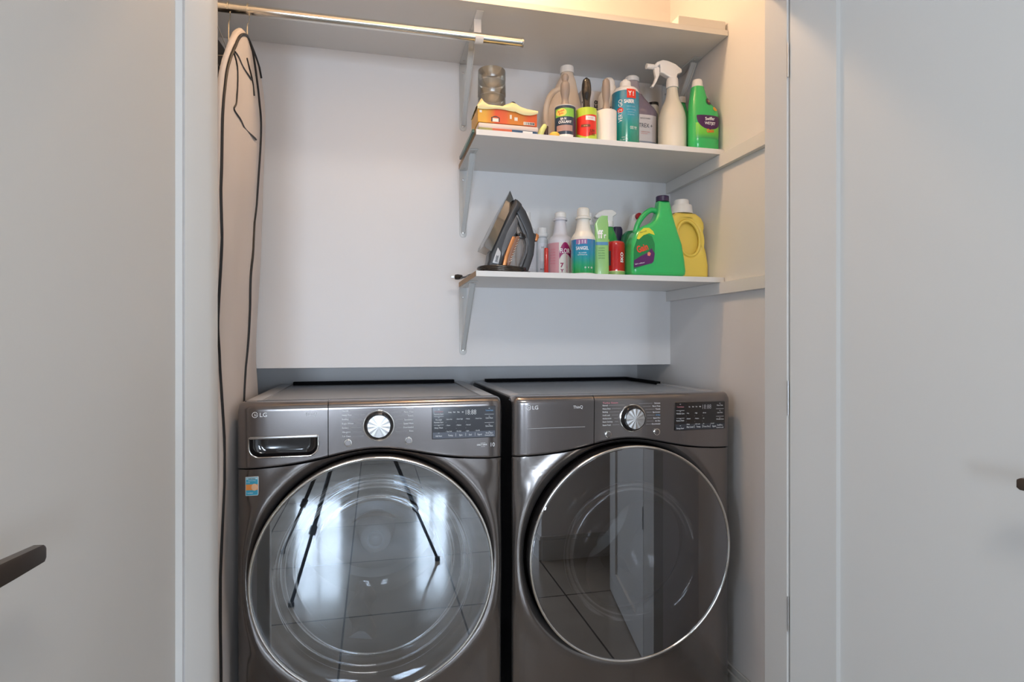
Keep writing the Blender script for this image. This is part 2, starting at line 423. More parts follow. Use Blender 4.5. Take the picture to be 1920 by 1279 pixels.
# right door with a wide hinge stile and a recessed panel
v = Vector((.2, -.98)).normalized(); vn = Vector((-v.y, v.x));
if vn.x < 0: vn = -vn
q0 = Vector((.9318, 1.1755)); W = .61; St = .118; dp = .009; T = .036
def rd(a, b): q = q0 + v * a + vn * b; return (q.x, q.y)
bm = plan_prism([rd(.002, 0), rd(St, 0), rd(St + .003, dp), rd(W - St, dp), rd(W - St, 0), rd(W, 0), rd(W, T), rd(0, T), rd(0, .002)], .12, 1.93)
bm2 = plan_prism([rd(.002, 0), rd(W, 0), rd(W, T), rd(0, T), rd(0, .002)], .008, .12); join(bm, bm2)
bm2 = plan_prism([rd(.002, 0), rd(W, 0), rd(W, T), rd(0, T), rd(0, .002)], 1.93, 1.998); join(bm, bm2)
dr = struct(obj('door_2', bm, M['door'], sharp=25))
lever(dr, q0 + v * .585, -v, -vn, .121, .926)
for z in (1.014, .516, 1.795):
    bm = bmesh.new(); cyl(bm, (.9292, 1.1762, z - .04), .0019, .08, 'Z', 12); obj('hinge', bm, M['satin'], dr)

# closet lamp, then an added fill lamp out of view
t = thing('closet_lamp', 'small warm ceiling lamp lighting the closet from above its top shelf', 'lamp', (.30, 1.60, 2.5))
bm = bmesh.new(); cyl(bm, (0, 0, 0), .05, -.018, 'Z'); cyl(bm, (0, 0, -.018), .018, -.03, 'Z'); obj('lamp_base', bm, M['whiteplastic'], t)
t = thing('fill_lamp', 'added square fill lamp, unseen, over the hallway floor', 'lamp', (.25, -.35, 2.5))
obj('fill_frame', B(-.28, .28, -.28, .28, -.03, 0, .004, 1), M['whiteplastic'], t); obj('diffuser', B(-.25, .25, -.25, .25, -.036, -.03), M['fillwhite'], t)

# ------------------------------------------------------------------ shelves, cleats, brackets, rod
def shelf(label, x0, x1, y0, y1, z0, z1):
    bm = bmesh.new(); fs = box(bm, x0, x1, y0, y1, z0, z1); fs[5].material_index = 1
    o = obj('shelf', bm, [M['shelf'], M['rawedge']]); return tag(o, label, 'shelf')
shelf('long white shelf running the full closet width above the hanging rod', -.499, WX - .002, 1.67, YB - .0005, 2.120, 2.137)
shelf('upper short white shelf carrying the cleaning bottles and lint rollers', .288, WX - .0025, 1.69, YB - .0005, 1.747, 1.763)
shelf('lower short white shelf carrying the steam iron and yellow jug', .288, WX - .0025, 1.69, YB - .0005, 1.335, 1.351)
o = obj('shelf_cleat', B(WX - .018, WX - .0005, 1.264, YB - .0005, 1.706, 1.7468, .0008, 1), M['shelf']); tag(o, 'white wooden cleat on the right wall under the upper short shelf', 'cleat')
o = obj('shelf_cleat', B(WX - .018, WX - .0005, 1.264, YB - .0005, 1.297, 1.3348, .0008, 1), M['shelf']); tag(o, 'white wooden cleat on the right wall under the lower short shelf', 'cleat')
o = obj('board_offcut', B(.925, WX - .008, 1.673, 1.71, 2.1375, 2.166, .002, 1), M['shelf']); tag(o, 'short white board lying on top of the long top shelf at the right wall', 'board')

def bracket(label, x, zt, hook=False):
    t = thing('shelf_bracket', label, 'bracket', (x, YB, zt), 0)
    g = M['gray_bracket']
    # plate on the wall with rounded foot, small turned flanges
    bm = outline([[(-.013, -.005), (.013, -.005), (.013, -.225)] + [(.013 * math.cos(a), -.225 - .013 * math.sin(a)) for a in [i * PI / 8 for i in range(1, 8)]] + [(-.013, -.225)]], -.003, -.0005, .0006, 1)
    obj('wall_plate', bm, g, t)
    bm = bmesh.new(); box(bm, -.013, .013, -.235, -.0035, -.0035, -.0008, .001, 1); obj('arm', bm, g, t)
    # channel shaped diagonal brace
    bm = bmesh.new(); a = Vector((0, -.205, -.006)); b = Vector((0, -.006, -.218)); d = (b - a).normalized(); nn = Vector((0, d.z, -d.y))
    def ring(p, hw): return [tuple(p + Vector((sx * hw, 0, 0)) + nn * k) for sx, k in ((-1, 0), (-1, .008), (-.75, .008), (-.75, .002), (.75, .002), (.75, .008), (1, .008), (1, 0))]
    rings(bm, [ring(a, .010), ring(b, .0075)]); obj('brace', bm, g, t, sharp=20)
    for (yy, zz, ax) in ((-.0035, -.035, 'Y'), (-.0035, -.222, 'Y')):
        bm = bmesh.new(); cyl(bm, (0, yy, zz), .0038, -.0018, 'Y', 14, bev=.0008); obj('screw', bm, M['satin'], t)
    for yy in (-.03, -.215):
        bm = bmesh.new(); cyl(bm, (0, yy, -.0036), .0042, -.0018, 'Z', 14, bev=.0008); obj('screw', bm, M['satin'], t)
    if hook:
        # white hook strap: up-turned cradle that carries the rod
        c = Vector((0, -.320, -.069)); R = .0155; pts = [(0, -.31, -.0045), (0, -.298, -.012), (0, -.296, -.04)]
        bm = bmesh.new()
        prof = [(-.355, -.0016), (-.235, -.0016)]
        rs = [[(-.011, -.30, z), (.011, -.30, z), (.011, -.2965, z), (-.011, -.2965, z)] for z in (-.0015, -.05)]
        box(bm, -.011, .011, -.345, -.235, -.0035, -.0008, .0008, 1)
        vs = []
        for i in range(23):
            an = math.radians(60 - i * 15)          # opens at the front-top
            rs_ = [(sx * .012, c.y + (R + k) * math.cos(an), c.z + (R + k) * math.sin(an)) for sx, k in ((-1, 0), (1, 0), (1, .003), (-1, .003))]
            vs.append(rs_)
        rings(bm, vs[:16])
        rings(bm, rs)
        obj('rod_hook', bm, M['whiteplastic'], t)
    return t
bracket('white steel bracket with rod hook under the long top shelf', .303, 2.120, True)
bracket('white steel bracket at the left end of the upper short shelf', .303, 1.747)
bracket('white steel bracket at the left end of the lower short shelf', .303, 1.335)
bracket('white steel bracket under the top shelf against the right wall', 1.078, 2.120)
# hanging rod
t = thing('hanging_rod', 'polished metal hanging rod below the long top shelf', 'rod', (-.499, 1.73, 2.051))
bm = bmesh.new(); cyl(bm, (0, 0, 0), .0135, .935, 'X', 32); obj('rod_tube', bm, M['rodmetal'], t)
bm = bmesh.new(); cyl(bm, (.932, 0, 0), .0155, .006, 'X', 32, bev=.001); obj('end_collar', bm, M['chrome'], t)
bm = bmesh.new(); cyl(bm, (-.0005, 0, 0), .026, .012, 'X', 32, bev=.002); obj('wall_flange', bm, M['chrome'], t)

# ------------------------------------------------------------------ garment bags
def lerp(tab, v_):
    for (a, b), (c, d) in zip(tab, tab[1:]):
        if a <= v_ <= c: return b + (d - b) * (v_ - a) / (c - a)
    return tab[-1][1]
def bag(name, label, x, z0, zt, ypk, y0, y1, th, mcloth, hookx, pipes=True, lean=.04):
    t = thing(name, label, 'garment bag', (x, 1.73, 2.051), 0)
    ztl = zt - 2.051; zb = z0 - 2.051; secs = []
    N = 34
    for i in range(N + 1):
        s = i / N; z = ztl + (zb - ztl) * s ** 1.6
        dz = ztl - z     # distance below the peak
        if pipes:
            ya = lerp([(0, 1.715), (.02, 1.66), (.06, 1.60), (.12, 1.53), (.19, 1.485), (.27, 1.455), (.6, 1.452), (1.0, 1.535), (9, 1.535)], dz)
            yb = lerp([(0, 1.80), (.015, 1.85), (.05, 1.90), (.13, 1.955), (.2, 1.965), (.3, 1.965), (.6, 1.965), (1., 2.02), (9, 2.02)], dz)
        else:
            f0 = min(1, (dz / .25)) ** .5; f1 = min(1, (dz / .16)) ** .5
            ya = ypk - .012 + (y0 - ypk) * f0; yb = ypk + .012 + (y1 - ypk) * f1
        fold = .006 * math.exp(-((dz - .52) / .05) ** 2)
        tt = th * min(1, .35 + dz / .05) - fold
        ph = dz * 3.1
        secs.append((-lean * min(1, dz / .9) - (.020 * max(0, min(1, (dz - .55) / .38)) if pipes else 0) + .004 * math.sin(ph * 2.3), (ya + yb) / 2, z, tt, (yb - ya) / 2, 3.4))
    bm = bmesh.new(); rs = []
    for s in secs:
        r = sect(s, n=56); q = []
        for k, (a, b, c) in enumerate(r):
            a += .0035 * math.sin(b * 34 + c * 5) * min(1, (ztl - c) / .2) + .003 * math.sin(b * 13 - c * 11)
            q.append((a, b - 1.73 + 0, c))
        rs.append(q)
    rings(bm, rs[::-1]); o = obj('bag_cloth', bm, mcloth, t, sharp=80)
    def facex(y, z):  # x of the +x face
        cx, cy, _, rx, ry, e = at(secs[::-1], z)
        uu = min(abs((y - cy) / ry), .985); return cx + rx * (1 - uu ** e) ** (1 / e) + .0035 * math.sin(y * 34 + z * 5) * min(1, max(0, (ztl - z)) / .2) + .003 * math.sin(y * 13 - z * 11)
    def pipe(pts, r, nm='piping'):
        w_ = []
        for p in spl([(0, a, b) for a, b in pts], 8): w_.append((facex(p.y, p.z - 2.051) + r * .3, p.y - 1.73, p.z - 2.051))
        b_ = bmesh.new(); tube(b_, w_, r, 8); obj(nm, b_, M['piping'], t, sharp=80)
    hz = ztl
    bm = bmesh.new(); hx = hookx
    pts = [(hx, ypk - 1.73, hz - .02), (hx, ypk - 1.73, -.045), (hx, .010, -.030), (hx, .0165, -.012)] + [(hx, .0162 * math.cos(a), .0162 * math.sin(a)) for a in [i * PI / 10 for i in range(0, 13)]]
    tube(bm, spl(pts, 3), .0014, 8); obj('hanger_hook', bm, M['wire'], t, sharp=80)
    return t, secs, pipe
t, secs, pipe = bag('garment_bag', 'beige garment bag with black piping hanging nearest the opening', -.342, .16, 1.985, 1.72, 1.535, 1.99, .013, M['bagcloth'], .006, True, .010)
# black seams on the face of the bag
pipe([(1.735, 1.966), (1.776, 1.926), (1.83, 1.842), (1.863, 1.761), (1.863, 1.524), (1.799, 1.359), (1.80, 1.236), (1.80, 1.131), (1.79, 1.004)] + [(1.78, .80), (1.77, .18)], .0042)
pipe([(1.548, .18), (1.548, .99), (1.50, 1.2), (1.464, 1.42), (1.464, 1.6), (1.466, 1.68), (1.478, 1.74), (1.50, 1.80), (1.535, 1.852), (1.58, 1.895), (1.635, 1.935), (1.69, 1.962), (1.73, 1.972), (1.79, 1.973), (1.835, 1.955), (1.865, 1.925)], .0040)
pipe([(1.526, 1.843), (1.559, 1.813), (1.554, 1.733), (1.542, 1.705), (1.631, 1.702), (1.761, 1.708)], .0024)
pipe([(1.542, 1.847), (1.631, 1.857), (1.725, 1.859)], .0024)
pipe([(1.683, 1.898), (1.732, 1.862), (1.746, 1.824)], .0024)
t, secs2, _ = bag('black_garment_bag', 'black garment bag mostly hidden behind the left door jamb', -.432, .40, 2.0, 1.86, 1.5, 1.97, .018, mat('black_bag_cloth', (.035, .032, .032), .7, bump=.2, nscale=12), .010, False, .02)
# bare wire hanger between the bags
t = thing('wire_hanger', 'thin wire hanger on the rod between the two garment bags', 'hanger', (-.385, 1.73, 2.051))
bm = bmesh.new(); tube(bm, spl([(0, 0, -.13), (0, 0, -.045), (0, .010, -.030), (0, .0165, -.012)] + [(0, .0162 * math.cos(a), .0162 * math.sin(a)) for a in [i * PI / 10 for i in range(0, 13)]], 3), .0015, 8)
obj('hook', bm, M['wire'], t, sharp=80)
bm = bmesh.new(); tube(bm, [(0, 0, -.13), (0, -.15, -.20), (0, -.155, -.206), (0, .155, -.206), (0, .15, -.20)], .0013, 8, closed=True); obj('shoulder_wire', bm, M['wire'], t, sharp=80)

# ------------------------------------------------------------------ washer and dryer
ZC = .54; RD = .305
def zc(x): return .82 + .04 * math.exp(-(x / .164) ** 2)
def rnd(x, e, r):
    a = (abs(x) - (e - r)) / r
    return 0 if a <= 0 else r * (1 - math.sqrt(max(0, 1 - min(a, 1) ** 2)))
def rnd2(x, e, w_, d_):
    a = (abs(x) - (e - w_)) / w_
    return 0 if a <= 0 else d_ * (1 - math.sqrt(max(0, 1 - min(a, 1) ** 2)))
def machine(name, label, cat, cx, dryer):
    t = thing(name, label, cat, (cx, 1.60, 0)); HW = .343; D = .70
    # cabinet shell (open front)
    bm = bmesh.new(); fs = box(bm, -HW + .004, HW - .004, .022, D, .025, .978)
    bmesh.ops.delete(bm, geom=[fs[2]], context='FACES'); obj('cabinet', bm, M['cab'], t)
    for sx in (-.28, .28):
        for yy in (.08, .62):
            bm = bmesh.new(); cyl(bm, (sx, yy, 0), .022, .026, 'Z', 20); obj('foot', bm, M['rubber'], t)
    # front body panel around the round door
    bm = bmesh.new(); R0 = .3095; th = set(2 * PI * i / 176 for i in range(176))
    for px_, pz_ in ((HW, zc(HW)), (-HW, zc(HW)), (HW, .03), (-HW, .03)): th.add(math.atan2(pz_ - ZC, px_) % (2 * PI))
    th = sorted(th); T_ = [0, .008, .018, .035, .06, .1, .16, .24, .34, .46, .58, .68, .76, .83, .88, .92, .95, .975, .99, 1]; cols = []
    for a in th:
        c, s_ = math.cos(a), math.sin(a); lo_, hi_ = R0, 1.
        for _ in range(30):
            m_ = (lo_ + hi_) / 2; x, z = c * m_, ZC + s_ * m_
            if abs(x) <= HW and z >= .03 and z <= zc(x) - .0012: lo_ = m_
            else: hi_ = m_
        cols.append([])
        for q in T_:
            r = R0 + (lo_ - R0) * q; x, z = c * r, ZC + s_ * r; k = (r - R0)
            y = .014 * math.exp(-(k / .005)) - .006 * math.exp(-((k - .03) / .022) ** 2) + rnd2(x, HW, .055, .022) + .004 * max(0, 1 - (z - .03) / .02)
            cols[-1].append(bm.verts.new((x, y, z)))
    for i in range(len(cols)):
        A, B_ = cols[i], cols[(i + 1) % len(cols)]
        for j in range(len(T_) - 1): bm.faces.new((A[j], A[j + 1], B_[j + 1], B_[j]))
    obj('front_panel', bm, M['body'], t, sharp=60)
    obj('seam_backing', B(-.332, .332, .024, .032, .86, .972), M['black'], t)
    # control fascia in two pieces
    def fascia(nm, x0, x1, hole=None):
        bm = bmesh.new(); nx = int((x1 - x0) / .0035); g = []
        for i in range(nx + 1):
            x = x0 + (x1 - x0) * i / nx; e = rnd2(x, HW, .050, .020); zt = .990 - rnd(x, HW, .014); col = []
            zb = zc(x) + .0012
            prof = [(zb, .012), (zb, .003), (zb + .0015, -.0002), (zb + .004, -.0012)]
            nz = 40
            for j in range(1, nz + 1): prof.append((zb + .004 + (zt - .02 - zb - .004) * j / nz, -.0012 - .0030 * (j / nz)))
            for j in range(1, 9): a = j * PI / 16; prof.append((zt - .02 + .02 * math.sin(a), -.0042 + .0242 * (1 - math.cos(a))))
            prof.append((zt, .055))
            for z, y in prof:
                col.append(bm.verts.new((x, min(y + e, .056), z)))
            g.append(col)
        for i in range(nx):
            for j in range(len(g[0]) - 1):
                f = (g[i][j], g[i + 1][j], g[i + 1][j + 1], g[i][j + 1]); c = sum((q.co for q in f), Vector()) / 4
                if hole and hole(c.x, c.z): continue
                bm.faces.new(f)
        # side returns at the split
        return obj(nm, bm, M['panel'], t, sharp=50)
    sp = -.1215 if not dryer else -.1035
    def dsh(x, z):   # D shaped pull recess
        X0, X1, Z0, Z1, r = -.313, -.146, .850, .9005, .026
        if x < X0 or x > X1 or z > Z1 or z < Z0: return False
        for ex, sg in ((X0 + r, -1), (X1 - r, 1)):
            if (x - ex) * sg > 0 and z < Z0 + r and (x - ex) ** 2 + (z - Z0 - r) ** 2 > r * r: return False
        return True
    if dryer: fl = fascia('left_fascia', -HW, sp - .001)
    else:
        fl = fascia('detergent_drawer', -HW, sp - .001, dsh)
        X0, X1, Z0, Z1, r = -.313, -.146, .850, .9005, .026
        pts = [(X0, Z1), (X0, Z0 + r)] + [(X0 + r - r * math.cos(a), Z0 + r - r * math.sin(a)) for a in [i * PI / 16 for i in range(1, 8)]] + [(X0 + r, Z0), (X1 - r, Z0)] + \
              [(X1 - r + r * math.sin(a), Z0 + r - r * math.cos(a)) for a in [i * PI / 16 for i in range(1, 8)]] + [(X1, Z0 + r), (X1, Z1)]
        bm = bmesh.new(); tube(bm, [(a, -.0042, b) for a, b in pts], .0024, 8, closed=True); obj('pull_rim', bm, M['chrome'], fl, sharp=60)
        cxm, czm = (X0 + X1) / 2, Z1 - .004
        rs = []
        for k, dy in ((1.0, -.003), (.985, .008), (.95, .016), (.86, .021), (.7, .0225)):
            rs.append([(cxm + (a - cxm) * k, dy, czm + (b - czm) * k) for a, b in pts])
        bm = bmesh.new(); rings(bm, rs, False, True); obj('pull_recess', bm, M['gloss_black'], fl, sharp=50)
        bm = bmesh.new(); box(bm, X0 + .002, X1 - .002, -.0075, -.003, Z1 - .0035, Z1 + .0035, .0018, 2); obj('pull_lip', bm, M['satin'], fl)
    fp = fascia('control_fascia', sp + .001, HW)
    # top plate
    tp = obj('top_plate', B(-HW + .010, HW - .010, .045, D - .01, .9785, .984, .002, 1), M['top'], t)
    bm = bmesh.new(); bm.free()
    for a, b in ((-HW + .006, -HW + .045), (HW - .045, HW - .006)): obj('top_side_rim', B(a, b, .050, D, .979, .988, .003, 2), M['toprim'], t)
    bm = bmesh.new(); box(bm, -HW + .05, HW - .046, D - .03, D + .004, .9842, .9955)
    if dryer: box(bm, HW - .0459, HW - .030, D - .30, D + .004, .9842, .9955)
    obj('rear_strip', bm, M['matblack'], t)
    # ---- round door: dark drum-like shell, chrome ring, glass
    dt = thing('x', '', '', (0, 0, 0)); bpy.data.objects.remove(dt)
    bm = bmesh.new(); n = 128; YF = -.046
    def circ(r, y): return [(r * math.cos(2 * PI * i / n), y, ZC + r * math.sin(2 * PI * i / n)) for i in range(n)]
    RW = .205 if dryer else .262
    rings(bm, [circ(.303, .024), circ(.3065, .0), circ(.3072, YF + .016), circ(.3072, YF + .004), circ(.300, YF + .006), circ(RW + .01, YF + .009), circ(RW, YF + .016), circ(RW - .012, YF + .05), circ(RW - .02, .03)], False, False)
    door = obj('door', bm, M['gloss_black'], t, sharp=35)
    if not dryer:
        bm = bmesh.new(); rings(bm, [circ(.3066, .0), circ(.3076, -.006), circ(.3080, -.022), circ(.3078, YF + .010), circ(.3068, YF + .004)], False, False); obj('door_bezel', bm, M['body'], door, sharp=80)
    bm = bmesh.new(); tube(bm, circ(.3045, YF + .001), .0038, 12, closed=True); obj('door_ring', bm, M['chrome'], door, sharp=70)
    bm = bmesh.new(); rings(bm, [circ(.3035, YF + .0012), circ(.299, YF), circ(.02, YF)], False, True)
    obj('door_glass', bm, M['doorglass2' if dryer else 'doorglass'], door, sharp=.01)
    # inner glass bowl with moulded ridges
    pr = []
    dpth = .10 if dryer else .15; rr0 = RW - .004
    for i in range(40):
        s_ = i / 39; r = rr0 * (1 - s_ ** 2.6 * .55) - .03 * s_; y = YF + .02 + dpth * s_
        r += .0022 * math.sin(s_ * 34) * (0 if dryer else 1); pr.append((r, y))
    for k in (.8, .6, .45, .3, .15, .05): pr.append((pr[39][0] * k, YF + .02 + dpth + .012 * (1 - k)))
    bm = bmesh.new(); rings(bm, [circ(r, y) for r, y in pr], False, True); obj('glass_bowl', bm, M['bowl'], door, sharp=80)
    # drum
    dz = ZC + .01; RDm = .265 if dryer else .255
    def c2(r, y): return [(r * math.cos(2 * PI * i / 64), y, dz + r * math.sin(2 * PI * i / 64)) for i in range(64)]
    bm = bmesh.new(); pr = [(RW - .015, .034), (RW + .0, .045), (RDm, .09)] + [(RDm - .0025 * (k % 2), .09 + .022 * k) for k in range(1, 17)] + [(RDm - .03, .50), (.20, .515), (.17, .508), (.14, .515), (.09, .508), (.06, .50)]
    rings(bm, [c2(r, y) for r, y in pr], False, True); dm = obj('drum', bm, M['drumdark' if dryer else 'drum'], t, sharp=30)
    bm = bmesh.new(); dz -= .055; rings(bm, [c2(.066, .499), c2(.058, .46), c2(.050, .40), c2(.046, .385), c2(.030, .38), c2(.024, .388), c2(.020, .378), c2(.008, .374)], False, True); dz += .055; obj('drum_hub', bm, M['hub'], dm, sharp=60)
    for a in (20, 140, 260):
        ar = math.radians(a if not dryer else a + 40); bm = bmesh.new(); rs = []
        for k in range(9):
            y = .12 + .36 * k / 8; h = .052 * math.sin(PI * (k + .6) / 9.2) ** .5; wv = .012 * math.sin(k * 1.2); row = []
            for (tt, hh) in ((-.035, 0), (-.022, .6), (-.010, .95), (0, 1), (.010, .95), (.022, .6), (.035, 0)):
                rr = RDm - .002 - h * hh; aa = ar + (tt + wv) / RDm; row.append((rr * math.cos(aa), y, dz + rr * math.sin(aa)))
            rs.append(row)
        rings(bm, rs, True, True); pd = obj('drum_paddle', bm, M['drum'] if not dryer else M['drumdark'], dm, sharp=50)
    # ---- controls
    kx, kz = (.0068, .9225) if not dryer else (.0154, .9205)
    bm = bmesh.new(); cyl(bm, (kx, -.002, kz), .041, -.004, n=48, bev=.001); kn = obj('knob', bm, M['chrome'], fp)
    bm = bmesh.new(); cyl(bm, (kx, -.0062, kz), .0385, -.016, n=48, r2=.036, bev=.002); obj('knob_grip', bm, M['gloss_black'], kn) if False else None
    bm2 = bmesh.new(); cyl(bm2, (kx, -.0062, kz), .0385, -.016, n=48, r2=.0335, bev=.002); bm.free()
    me = fin(bm2); gk = link('knob_grip', me, M['gloss_black'], t)
    kn.parent = t
    bm = bmesh.new(); ring = []; N_ = 24
    cv = bm.verts.new((kx, -.0262, kz)); kv = [bm.verts.new((kx + .0292 * math.cos(2 * PI * i / N_), -.0244 + (.0004 if i % 2 else -.0004), kz + .0292 * math.sin(2 * PI * i / N_))) for i in range(N_)]
    bv = [bm.verts.new((q.co.x, -.0222, q.co.z)) for q in kv]
    for i in range(N_):
        bm.faces.new((cv, kv[i], kv[(i + 1) % N_])); bm.faces.new((kv[i], bv[i], bv[(i + 1) % N_], kv[(i + 1) % N_]))
    for q in (): pass
    bmesh.ops.recalc_face_normals(bm, faces=bm.faces)
    obj('knob_cap', bm, M['satin'], t, sharp=1)
    for bx, bz in (((-.0717, .8795), (.0844, .8790)) if not dryer else ((-.0608, .8755), (.092, .8775))):
        bm = bmesh.new(); cyl(bm, (bx, -.003, bz), .0102, -.003, n=32, bev=.001); bt = obj('button_ring', bm, M['chrome'], t)
        bm = bmesh.new(); cyl(bm, (bx, -.006, bz), .0078, -.002, n=32, bev=.001); obj('button', bm, M['panel'], bt, sharp=15)
    # ---- display
    X0, X1, Z0, Z1 = (.147, .322, .880, .967) if not dryer else (.150, .318, .879, .9635)
    ds = obj('display', B(X0, X1, -.0056, .0015, Z0, Z1, .0012, 1), M['display' if not dryer else 'gloss_black'], t)
    bm = bmesh.new(); strip(bm, X0 + .002, X1 - .002, Z0 + .002, Z0 + .0185, -.0059); obj('key_strip', bm, M['displaylow' if not dryer else 'display'], ds)
    W_, G_, P_, Bl = 0, 1, 2, 3; I = []
    cxs = [X0 + .018, X0 + .050, X0 + .078, X0 + .104, X0 + .130, X1 - .018]; H = Z1 - Z0
    if not dryer:
        L1 = [('TurboSteam', 2, .014), ('Remote Start', 0, .021), ('Pre wash', 0, .036), ('Remote Start', 0, .043), ('Delay Wash', 0, .058), ('Add Item', 0, .080)]
        R1 = [('TurboWash', 3, .014), ('Cold Wash', 0, .035), ('Extra Rinse', 0, .057), ('Rinse+Spin', 0, .076), ('Control Lock', 0, .082)]
        cols_ = [['Extra Hot', 'Warm', 'Tap Cold'], ['Extra High', 'Medium', 'No Spin'], ['Heavy', 'Normal', 'Light'], ['Fresh Care', None, 'On/Off']]; bot = ['Temp.', 'Spin', 'Soil', 'Signal']; hd = ['Sensing', 'Wash', 'Rinse', 'Spin']
    else:
        L1 = [('TurboSteam', 2, .016), ('Wrinkle Care', 0, .036), ('Reduce Static', 0, .057), ('Energy Saver', 0, .080)]
        R1 = [('More Time', 0, .014), ('Less Time', 0, .036), ('Wrinkle Care', 0, .056), ('Damp Dry', 0, .074), ('Control Lock', 0, .081)]
        cols_ = [['Very', 'Normal', 'Damp'], ['High', 'Medium', 'Ultra Low'], ['60 min', '40', '20'], [None, None, 'On/Off']]; bot = ['Dry Level', 'Temp.', 'Time Dry', 'Signal']; hd = ['Dry', 'Cool', 'Flow', 'Rest']
    for s_, mi, dzv in L1: I.append((s_, cxs[0], Z1 - dzv, .0042, mi, 0, .8, 'C'))
    for s_, mi, dzv in R1: I.append((s_, cxs[5], Z1 - dzv, .0040, mi, 0, .8, 'C'))
    for j, nm in enumerate(hd): I.append((nm, X0 + .048 + .0118 * j, Z1 - .016, .0034, 0, 0, .62, 'C', .01))
    for ci, cn in enumerate(cols_):
        xx = cxs[ci + 1] - .009
        for ri, nm in enumerate(cn):
            zz = Z1 - .035 - .0165 * ri
            if nm: I.append(('- ' + nm, xx - .004, zz, .0034, 0, 0, .8, 'L'))
            if ri < 2 and ci < 3: I.append(('-', xx - .004, zz - .0082, .0034, 0))
    for b_, xx in zip(bot, cxs[1:5]): I.append((b_, xx, Z0 + .0075, .0048, 0, 0, .85, 'C'))
    I.append(('18:88', X0 + .106, Z1 - .022, .0135, 0 if not dryer else 1, 0, .78, 'C', -.015))
    o = letters('display_lettering', ds, I, [M['ink'], M['inkgrey'], M['inkpink'], M['inkblue']], None, .0004, -.0059)
    bm = bmesh.new()
    for q in (.025, .048): strip(bm, X0 + .005, X0 + .031, Z1 - q - .0006, Z1 - q, -.0061); strip(bm, X1 - .031, X1 - .005, Z1 - q + .002, Z1 - q + .0026, -.0061)
    for k in range(1, 4): xx = (cxs[k] + cxs[k + 1]) / 2; strip(bm, xx, xx + .0006, Z0 + .006, Z0 + .015, -.0061)
    for k in (cxs[0], cxs[5]):
        for q in (.006, .028, .050, .070): strip(bm, k - .002, k + .002, Z1 - q - .0008, Z1 - q, -.0061)
    obj('display_rules', bm, M['ink'], ds, recalc=False)
    # ---- printing on the fascia
    I = []; lx = -.0866 if not dryer else -.0784; rx_ = .0973 if not dryer else .1031
    if not dryer:
        LL = ['Normal', 'Heavy Duty', 'Bedding', 'Bright Whites', 'Sanitary', 'Allergiene', 'Tub Clean']; RR = ['Delicates', 'Perm. Press', 'Towels', 'Sportswear', 'Speed Wash', 'Downloaded', 'Rinse']; z0_, dz_ = .9615, .0111
    else:
        LL = ['Normal', 'Heavy Duty', 'Bedding', 'Small Load', 'Antibacterial', 'Steam Sanitary', 'Steam Fresh']; RR = ['Delicates', 'Perm. Press', 'Towels', 'Sportswear', 'AI Dry', 'Speed Dry', 'Air Dry', 'Downloaded']; z0_, dz_ = .9575, .0095
    for k, s_ in enumerate(LL): I.append((s_, lx, z0_ - dz_ * k, .0044, 0, 0, .85, 'L'))
    for k, s_ in enumerate(RR): I.append((s_, rx_, z0_ + .003 - dz_ * k * .92, .0044, 3 if s_ == 'AI Dry' else 0, 0, .85, 'R'))
    if dryer: I.append(('Turbo Steam', lx, z0_ + .007, .0050, 2, 0, 1.3, 'L', .02))
    I.append(('ThinQ', -.1776 if not dryer else -.1676, .9530, .0088, 1 if not dryer else 0, 0, .9, 'L'))
    I.append(('LG', -.287 if not dryer else -.2885, .9535, .0110, 0, 0, 1, 'L', .01))
    if not dryer:
        I += [('INVERTER', .287, .864, .0022, 0, 0, 1, 'C'), ('DIRECT DRIVE', .284, .8585, .0044, 0, 0, .72, 'C', .02), ('MOTOR', .287, .8545, .0022, 0, 0, 1, 'C'), ('10', .314, .8545, .0115, 0, 0, .9, 'C')]
    ly = -.004
    # lettering follows the gently leaning fascia: printed 0.3 mm in front of it
    o = letters('fascia_lettering', t, I, [M['ink'], M['inkgrey'], M['inkpink'], M['inkblue']], None, .0006, -.0040)
    # round emblem beside the letters, guide lines from the programmes to the knob
    bm = bmesh.new(); ex, ez = (-.2985, .959) if not dryer else (-.2995, .959); N_ = 32; R_ = .0072
    def arc(a0, a1, r0, r1, n_=24):
        for i in range(n_):
            a, b = a0 + (a1 - a0) * i / n_, a0 + (a1 - a0) * (i + 1) / n_
            bm.faces.new([bm.verts.new((ex + r * math.cos(q), -.0048, ez + r * math.sin(q))) for r, q in ((r0, a), (r1, a), (r1, b), (r0, b))])
    arc(math.radians(10), math.radians(350), R_ * .82, R_); strip(bm, ex - .001, ex, ez - .003, ez + .003, -.0048); strip(bm, ex - .001, ex + .0028, ez - .003, ez - .0022, -.0048); strip(bm, ex + .001, ex + .006, ez - .0006, ez + .0004, -.0048)
    arc(0, 2 * PI, .0, .0009, 8) if False else None
    obj('round_emblem', bm, M['ink'], t, recalc=False)
    bm = bmesh.new()
    for k in range(len(LL)):
        zz = z0_ - dz_ * k + .002; dd = abs(zz - kz); e_ = math.sqrt(max(.046 ** 2 - dd ** 2, 0)); xe = kx - max(e_, .01)
        x0_ = lx + .0024 * len(LL[k]) + .004
        if xe > x0_: strip(bm, x0_, xe, zz - .0003, zz + .0003, -.0046)
    for k in range(len(RR)):
        zz = z0_ + .005 - dz_ * k * .92; dd = abs(zz - kz); e_ = math.sqrt(max(.046 ** 2 - dd ** 2, 0)); xs = kx + max(e_, .01)
        x1_ = rx_ - .0024 * len(RR[k]) - .004
        if x1_ > xs: strip(bm, xs, x1_, zz - .0003, zz + .0003, -.0046)
    if dryer: strip(bm, -.3045, -.1322, .8995, .9008, -.0046)
    obj('guide_lines', bm, M['inkgrey'], t, recalc=False)
